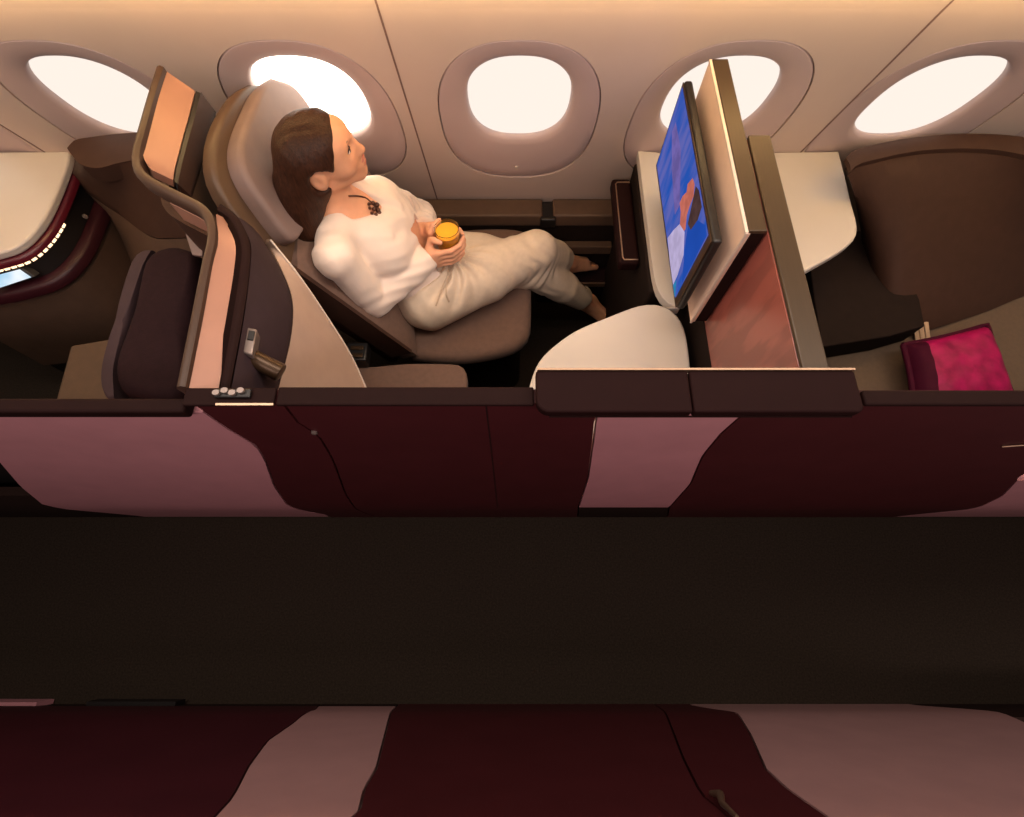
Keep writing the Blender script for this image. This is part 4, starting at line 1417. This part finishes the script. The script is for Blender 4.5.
# drawstring hanging from the waist of the trousers
for pts in ([(446, 258), (449, 268), (445, 280), (440, 294), (436, 306)], [(451, 257), (453, 268), (448, 278), (446, 292), (449, 302)]):
    dsp = [hit(a, b, 0.003, TD, TAX) for a, b in pts]
    dsp = [p for p in dsp if p is not None]
    if len(dsp) > 2:
        obj('drawstring', G().tube(spline(dsp, 18), 0.0026, 6), 'cord', trs, smooth=True)
# hair
hp = [
    ell(H(-0.001, 0, 0.009), (0.077, 0.078, 0.070), HA, 0.02),
    rcone(H(-0.012, 0.006, 0.004), H(-0.030, 0.006, -0.06), 0.072, 0.066, 0.04),
]
hp.append(half(H(0.032, 0, -0.02), hf - 0.62 * hu, H(0, 0, 0) - 0.2, H(0, 0, 0) + 0.2, 0.012))
hp.append(ell(H(0.004, 0.088, -0.020), (0.032, 0.045, 0.042), HA, 0.008, 's'))
hp.append(ell(H(0.004, -0.088, -0.020), (0.025, 0.035, 0.034), HA, 0.010, 's'))
q0, q1, q2 = v3(P(304, 158, y=1.005)), v3(P(301, 184, y=0.985)), v3(P(302, 206, y=0.963))
q3, q4 = v3(P(306, 228, y=0.935)), v3(P(309, 243, y=0.915))
hp += [ell(H(0.026, 0, 0.045), (0.046, 0.059, 0.032), HA, 0.02), rcone(q0, q1, 0.064, 0.057, 0.03), rcone(q1, q2, 0.057, 0.052, 0.03), rcone(q2, q3, 0.052, 0.033, 0.02), rcone(q3, q4, 0.033, 0.012, 0.02)]
hp.append(rcone(H(-0.04, -0.03, -0.06), T(-0.08, -0.06, 0.93), 0.05, 0.03, 0.03))


for sd_ in (1, -1):
    hp.append(ell(H(0.004, 0.095 * sd_, -0.022), (0.030, 0.050, 0.038), HA, 0.006, 's'))


def strands(X, Y, Z):
    a = X * hf[0] + Y * hf[1] + Z * hf[2]
    b = X * hr[0] + Y * hr[1] + Z * hr[2]
    c = X * hu[0] + Y * hu[1] + Z * hu[2]
    part = np.exp(-((b - float(HO @ hr) - 0.022) / 0.006) ** 2) * np.clip((c - float(HO @ hu) - 0.06) / 0.03, 0, 1)
    return 0.0005 * np.sin(260 * a + 30 * c + 3 * np.sin(40 * b)) + 0.0004 * np.sin(150 * b + 90 * a) + 0.003 * part


hair, _, _ = sdf_obj('hair', hp, (-0.70, 0.80, 0.80), (-0.30, 1.16, 1.26), 0.0045, 'hair', woman, strands, 1)

# necklace draped on the chest
nk = []
for a, b in [(349, 196), (358, 196), (366, 198), (372, 203), (377, 209)]:
    p = hit(a, b, 0.002)
    if p is not None:
        nk.append(p)
neck = G()
if len(nk) >= 3:
    neck.tube(spline(nk, 20), 0.0022, 6)
for k, (a, b) in enumerate([(369, 204), (373, 203), (377, 205), (370, 208), (374, 209), (378, 210), (372, 213), (376, 215), (379, 213)]):
    p = hit(a, b, 0.004)
    if p is not None:
        rr = 0.0048 + 0.0012 * (k % 3)
        neck.loft([[p + rr * (math.cos(t) * AX_U + math.sin(t) * (math.cos(w) * AX_R + math.sin(w) * AX_D)) for w in np.linspace(0, 2 * math.pi, 9)[:-1]] for t in np.linspace(0.25, math.pi - 0.25, 6)])
obj('necklace', neck, 'necklace', woman, smooth=True)

# the glass of orange drink
gl = thing('drinking_glass', 'small glass of orange juice held in both hands of the woman', 'glass', (GX, GY, 0.70))


def ring(r, z, n=28):
    return [(GX + r * math.cos(2 * math.pi * k / n), GY + r * math.sin(2 * math.pi * k / n), z) for k in range(n)]


obj('tumbler', G().loft([ring(0.031, 0.697), ring(0.0335, 0.70), ring(0.0365, 0.812), ring(0.0350, 0.8125), ring(0.0325, 0.706), ring(0.002, 0.7055)]), 'glass', gl, smooth=True)
obj('drink', G().loft([ring(0.0318, 0.7065), ring(0.0343, 0.798), ring(0.001, 0.7985)]), 'juice', gl, smooth=True, label='bright orange juice')

# ------------------------------------------------------------------ light
def area(name, loc, rot, sx, sy, e, col):
    l = bpy.data.lights.new(name, 'AREA')
    l.shape = 'RECTANGLE'
    l.size, l.size_y = sx, sy
    l.energy = e
    l.color = col
    o = bpy.data.objects.new(name, l)
    o.location = loc
    o.rotation_euler = rot
    C.objects.link(o)
    return o


area('overhead_fill', (0.0, 0.75, 2.55), (math.radians(8), 0, 0), 3.2, 0.35, 18, (1.0, 0.84, 0.70))  # added overhead fill standing in for daylight, source unseen
area('wall_wash_fill', (0.0, 0.60, 1.73), (math.radians(56), 0, 0), 4.2, 0.08, 10.5, (1.0, 0.83, 0.62))  # added fill that brightens the upper wall, no such fitting in view
area('aisle_fill', (0.0, -0.55, 2.3), (math.radians(25), 0, 0), 3.6, 0.2, 22, (1.0, 0.80, 0.74))  # added fill for the near aisle panels, source unseen
area('aisle_fill', (0.0, 0.62, 2.3), (math.radians(-28), 0, 0), 3.6, 0.2, 12, (1.0, 0.82, 0.74))  # second added fill, brightens the row across the aisle
sp_ = bpy.data.lights.new('face_fill_spot', 'SPOT')  # added key spot that brightens the woman, unseen source
sp_.energy = 17
sp_.spot_size = math.radians(34)
sp_.spot_blend = 0.8
sp_.shadow_soft_size = 0.08
sp_.color = (1.0, 0.88, 0.74)
so_ = bpy.data.objects.new('face_fill_spot', sp_)
so_.location = (0.42, 0.72, 1.88)
so_.rotation_euler = (Vector((-0.36, 1.02, 0.9)) - Vector(so_.location)).to_track_quat('-Z', 'Y').to_euler()
C.objects.link(so_)
w = bpy.data.worlds.new('World')
SC.world = w
w.use_nodes = True
w.node_tree.nodes['Background'].inputs['Color'].default_value = (1.0, 0.82, 0.70, 1)
w.node_tree.nodes['Background'].inputs['Strength'].default_value = 0.16

# ------------------------------------------------------------------ camera
cam = bpy.data.cameras.new('Camera')
cam.sensor_fit = 'HORIZONTAL'
cam.sensor_width = 36
cam.lens = 36 * FPX / 1024
cam.clip_start = 0.02
co = bpy.data.objects.new('Camera', cam)
co.location = tuple(CAM)
co.rotation_euler = (TILT, 0, 0)
C.objects.link(co)
SC.camera = co
SC.view_settings.view_transform = 'Standard'
SC.view_settings.look = 'None'
SC.view_settings.gamma = 1
SC.view_settings.use_curve_mapping = False
SC.view_settings.exposure = 0.0
